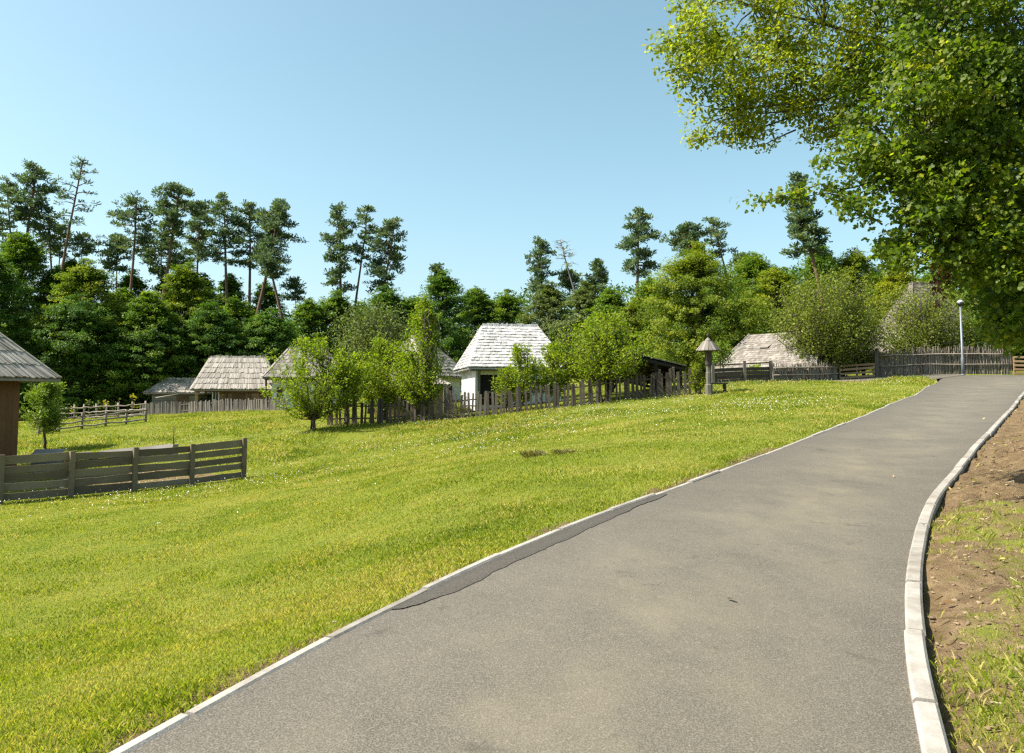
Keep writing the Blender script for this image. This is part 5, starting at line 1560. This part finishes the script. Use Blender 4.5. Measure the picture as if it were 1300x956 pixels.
Lsm, Rsm = resample(Lk, 130), resample(Rk, 110)
road_b = road_poly
def grass():
    r_ = np.random.default_rng(5)
    x, y, r = visible_samples(1350000, 2.6, 62, 1.62, r_)
    dr_, dl_, on, rs_ = qmasks(x, y)
    keep = ~on & (np.minimum(dr_, dl_) > np.where(rs_, .108, .088))
    keep &= (y < np.where(x < 8, 60, 41))
    nb_ = fbm(x * .55, y * .55, 21, 3)
    bankd = np.clip((nb_ - .42) * 1.9 + .75 * (fbm(x * 2.4, y * 2.4, 23, 3) - .5) + .7 * (fbm(x * 6, y * 6, 29, 2) - .5) + .36 + np.clip((y - 8.2) / 3.5, -.36, .6), 0, 1)
    keep &= ~rs_ | (r_.random(len(x)) > np.clip(bankd * 1.2 + .34, .62, .985))
    keep &= ~(rs_ & (dr_ > 4.5))
    stripm = np.clip(1 - (dl_ - .05) / .36, 0, 1) * np.clip((fbm(x * 1.1, y * 1.1, 41) - .36) * 5, 0, 1) * (y < 13)
    keep &= rs_ | (r_.random(len(x)) > stripm * .9)
    berm_ = np.clip(1 - np.abs(dist_poly(x, y, crom(lane, .5)) - .45) / .9, 0, 1) * (x < 19)
    keep &= r_.random(len(x)) > berm_ * .8
    keep &= ~(in_poly(x, y, [(-13.4, 22.2), (-9.3, 26.2), (-11.5, 29.4), (-16, 29)]) & (r_.random(len(x)) < .8))
    x, y, r, rs_, dl_ = x[keep], y[keep], r[keep], rs_[keep], dl_[keep]
    n_ = len(x)
    z = GZ(x, y)
    tuft = fbm(x * 1.3, y * 1.3, 61, 3); tall = np.clip((y - 17) / 12, 0, 1) * np.clip((fbm(x * .3, y * .3, 71, 2) - .25) * 3, 0, 1)
    h = (.014 + .034 * np.clip(tuft - .3, 0, 1)) * (.6 + .8 * r_.random(n_)) + tall * .085 * r_.random(n_) ** .7
    h = np.where(dl_ < .35, h * 1.35, h)
    h = np.where(rs_, h * (.7 + 1.6 * r_.random(n_) ** 4), h)
    h *= 1 + r * .006
    wd = (.0008 + .00030 * r) * (.7 + .6 * r_.random(n_))
    wd = np.where(rs_, wd * .75, wd)
    a = r_.random(n_) * 6.283; la = r_.random(n_) * 6.283; ln = h * (.35 + .7 * r_.random(n_))
    ux, uy = np.cos(a) * wd, np.sin(a) * wd
    lx, ly = np.cos(la) * ln, np.sin(la) * ln
    V = np.empty((n_, 4, 3))
    V[:, 0] = np.c_[x - ux, y - uy, z - .005]; V[:, 1] = np.c_[x + ux, y + uy, z - .005]
    V[:, 2] = np.c_[x + ux * .7 + lx * .45, y + uy * .7 + ly * .45, z + h * .7]
    V[:, 3] = np.c_[x + lx, y + ly, z + h]
    yel = fbm(x * .5, y * .5, 81, 3)
    tint = .45 + (yel - .5) * .75 + (fbm(x * 2.2, y * 2.2, 87, 2) - .5) * .5 + r_.normal(0, .2, n_) - .12 * tall
    dry = r_.random(n_) < np.clip((fbm(x * .9, y * .9, 91, 3) - .46) * 2.2, .03, .42)
    tint = np.where(dry, .9 + .1 * r_.random(n_), np.clip(tint, 0, .82))
    tint = np.where(rs_ & ~dry, tint * .8, tint); tint = np.where(rs_ & (r_.random(n_) < .4), .85 + .15 * r_.random(n_), tint)
    mat = leaf_mat('grass_blades', (.11, .16, .010), (.240, .300, .019), (.46, .39, .12), .44, .5, .25, (1.3, 1.25, .6))
    me = arrays_mesh('grass', V.reshape(-1, 3), np.arange(n_ * 4).reshape(n_, 4), np.clip(tint, 0, 1))
    tag(link('grass', me, mat), 'short sunlit yellow-green lawn grass with longer meadow grass farther off', 'grass', kind='stuff')
grass()

def flowers():
    r_ = np.random.default_rng(8)
    n_ = 20000
    x, y, r = visible_samples(n_, 13, 44, .6, r_)
    dr_, dl_, on, rs_ = qmasks(x, y)
    pt = fbm(x * .35, y * .35, 101, 3)
    keep = ~on & ~rs_ & (dl_ > .5) & (y < 43) & (r_.random(n_) < np.clip((pt - .40) * 5, 0.03, 1) * np.clip((r - 17) / 9, 0.02, 1))
    x, y = x[keep], y[keep]; n_ = len(x); z = GZ(x, y)
    P = np.c_[x, y, z + .07 + .11 * r_.random(n_)]
    nrm = unit(np.array([-.2, -.5, .7]) + r_.normal(size=(n_, 3)) * .4)
    a = np.arange(6) * math.pi / 3
    tpl = np.c_[np.cos(a) * .5, np.sin(a) * .5, np.zeros(6)]
    m, n, out = new_mat('white_petals')
    p = N(n, 'BsdfPrincipled'); n.links.new(ramp(n, attr(n, 'tint'), [(0, (.42, .42, .34)), (1, (.58, .58, .54))]), p.inputs['Base Color']); p.inputs['Roughness'].default_value = .7
    n.links.new(p.outputs[0], out.inputs[0])
    o = link('wildflowers', leaf_mesh('wildflowers', P, nrm, .010 + .019 * r_.random(n_), r_.random(n_), tpl), m)
    tag(o, 'small white meadow flowers scattered through the longer grass', 'wildflowers', kind='stuff')
flowers()

def soil():
    """clods on the dug bank, and fallen leaves"""
    r_ = np.random.default_rng(9)
    ico = [(0, 0, 1), (.89, 0, .45), (.28, .85, .45), (-.72, .53, .45), (-.72, -.53, .45), (.28, -.85, .45), (.72, .53, -.45), (-.28, .85, -.45), (-.89, 0, -.45), (-.28, -.85, -.45), (.72, -.53, -.45), (0, 0, -1)]
    fcs = [(0, 1, 2), (0, 2, 3), (0, 3, 4), (0, 4, 5), (0, 5, 1), (1, 6, 2), (2, 7, 3), (3, 8, 4), (4, 9, 5), (5, 10, 1), (6, 7, 2), (7, 8, 3), (8, 9, 4), (9, 10, 5), (10, 6, 1), (11, 7, 6), (11, 8, 7), (11, 9, 8), (11, 10, 9), (11, 6, 10)]
    ico = np.array(ico); fcs = np.array(fcs)
    n_ = 160000
    x = 1 + r_.random(n_) * 24; y = 1.5 + 33 * r_.random(n_) ** 1.4
    # thin with distance
    dr_, dl_, on, rs_ = qmasks(x, y)
    nb_ = fbm(x * .55, y * .55, 21, 3); bankd = np.clip((nb_ - .42) * 1.9 + .75 * (fbm(x * 2.4, y * 2.4, 23, 3) - .5) + .7 * (fbm(x * 6, y * 6, 29, 2) - .5) + .36 + np.clip((y - 8.2) / 3.5, -.36, .6), 0, 1)
    k = rs_ & (dr_ > .14) & (dr_ < 3.0) & (r_.random(n_) < bankd * np.clip(10 / (y + 2), .25, 1))
    # a few along the patch edge and on the berm
    x2 = -1.5 + r_.random(9000) * 8; y2 = 3.5 + r_.random(9000) * 9
    _, d2, o2, r2 = masks(x2, y2)
    s2 = np.clip((fbm(x2 * 1.1, y2 * 1.1, 41) - .40) * 5, 0, 1)
    k2 = ~o2 & ~r2 & (d2 > .1) & (d2 < .3) & (r_.random(9000) < s2)
    bp = resample(crom(lane, .5), 60); i3 = r_.integers(0, 59, 420); x3 = bp[i3, 0] + r_.normal(0, .3, 420); y3 = bp[i3, 1] - .5 + r_.normal(0, .25, 420)
    x = np.r_[x[k], x2[k2], x3]; y = np.r_[y[k], y2[k2], y3]; n_ = len(x)
    s = np.exp(r_.normal(math.log(.0072), .5, n_)); s[-420:] *= 3
    s[:-420] = np.minimum(s[:-420], .020); s = np.minimum(s, .06)
    sc = s[:, None] * (1 + .45 * (r_.random((n_, 3)) - .5)) * np.array([1.3, 1.1, .6])
    th = r_.random(n_) * 6.283; c, sn = np.cos(th)[:, None], np.sin(th)[:, None]
    B = ico[None] * (1 + .95 * (r_.random((n_, 12)) - .5))[:, :, None] * sc[:, None, :]
    X = B[..., 0] * c - B[..., 1] * sn; Y_ = B[..., 0] * sn + B[..., 1] * c
    z = GZ(x, y) + s * .3
    V = np.stack([X + x[:, None], Y_ + y[:, None], B[..., 2] + z[:, None]], 2)
    Fm = (fcs[None] + (np.arange(n_) * 12)[:, None, None]).reshape(-1, 3)
    me = arrays_mesh('dirt_clods', V.reshape(-1, 3), Fm, np.repeat(np.clip(r_.normal(.5, .2, n_), 0, 1), 20))
    m, n, out = new_mat('soil_clods')
    p = N(n, 'BsdfPrincipled'); n.links.new(ramp(n, attr(n, 'tint'), [(0, (.09, .06, .032)), (.5, (.18, .126, .068)), (1, (.29, .215, .125))]), p.inputs['Base Color']); p.inputs['Roughness'].default_value = .95
    n.links.new(p.outputs[0], out.inputs[0])
    tag(link('dirt_clods', me, m), 'loose brown clods of dug soil on the roadside bank', 'soil', kind='stuff')
    # leaves
    n_ = 900
    x = .5 + r_.random(n_) * 18; y = 2.5 + r_.random(n_) * 26
    dr_, dl_, on, rs_ = masks(x, y)
    k = (rs_ & (dr_ < 2.5)) | (on & (r_.random(n_) < .05))
    x, y, on = x[k], y[k], on[k]; n_ = len(x)
    P = np.c_[x, y, np.where(on, ground_raw(x, y) + .019, GZ(x, y) + .04)]
    nrm = unit(np.array([0, 0, 1]) + r_.normal(size=(n_, 3)) * .35)
    dm = leaf_mat('fallen_leaf', (.20, .10, .03), (.42, .30, .05), (.55, .42, .10), .15)
    tag(link('fallen_leaves', leaf_mesh('fallen_leaves', P, nrm, .04 + .05 * r_.random(n_), r_.random(n_), LEAF_OVAL), dm), 'yellow fallen leaves scattered on the roadside bank', 'fallen leaves', kind='stuff')
soil()

def litter():
    r_ = np.random.default_rng(19)
    n_ = 40000
    x = 1 + r_.random(n_) * 20; y = 1.8 + 26 * r_.random(n_) ** 1.6
    dr_, dl_, on, rs_ = qmasks(x, y)
    k = rs_ & (dr_ > .12) & (dr_ < 2.6) & (r_.random(n_) < .2 + .8 * np.clip((fbm(x * 1.7, y * 1.7, 37, 3) - .42) * 5, 0, 1))
    x, y = x[k], y[k]; n_ = len(x)
    d = unit(np.c_[r_.normal(size=(n_, 2)), r_.normal(0, .22, n_)]); nn = unit(np.array([0, 0, 1]) + r_.normal(size=(n_, 3)) * .4)
    dm = leaf_mat('dry_straw', (.12, .085, .045), (.24, .18, .095), (.40, .32, .18), .15)
    o = link('dry_litter', leaf_mesh('dry_litter', np.c_[x, y, GZ(x, y) + .012], nn, .03 + .09 * r_.random(n_), r_.random(n_), NEEDLE * np.array([1, .42, 1]), d), dm)
    tag(o, 'dry straw and dead grass lying on the dug roadside bank', 'plant litter', kind='stuff')
litter()

def weed(label, px, py, Y, w_, h, seed):
    r_ = np.random.default_rng(seed)
    b = at(px, py, Y); gz = G(b[0], b[1]); k = 260
    a = r_.random(k) * 6.283; rr = r_.random(k) ** .6 * w_ / 2
    P = np.c_[np.cos(a) * rr, np.sin(a) * rr * .7, np.zeros(k) - .01]
    d = unit(np.c_[np.cos(a) * .5 + r_.normal(0, .35, k), np.sin(a) * .5 + r_.normal(0, .35, k), np.full(k, 1.0)])
    nn = unit(np.cross(d, r_.normal(size=(k, 3))))
    me = leaf_mesh('weed_tuft', P, nn, h * (.5 + .7 * r_.random(k)), r_.random(k), NEEDLE * np.array([1, .5, 1]), d)
    m = leaf_mat('dry_weed' + str(seed), (.09, .085, .03), (.17, .155, .05), (.30, .25, .10), .3)
    o = link('weed_tuft', me, m); o.location = (b[0], b[1], gz)
    tag(o, label, 'weed')
weed('dark dry tuft of weeds in the lawn, the left of two below the picket fence', 678, 591, 14.2, .38, .13, 1)
weed('paler flat tuft of dry weeds in the lawn right of the dark tuft', 716, 597, 14.0, .36, .09, 2)
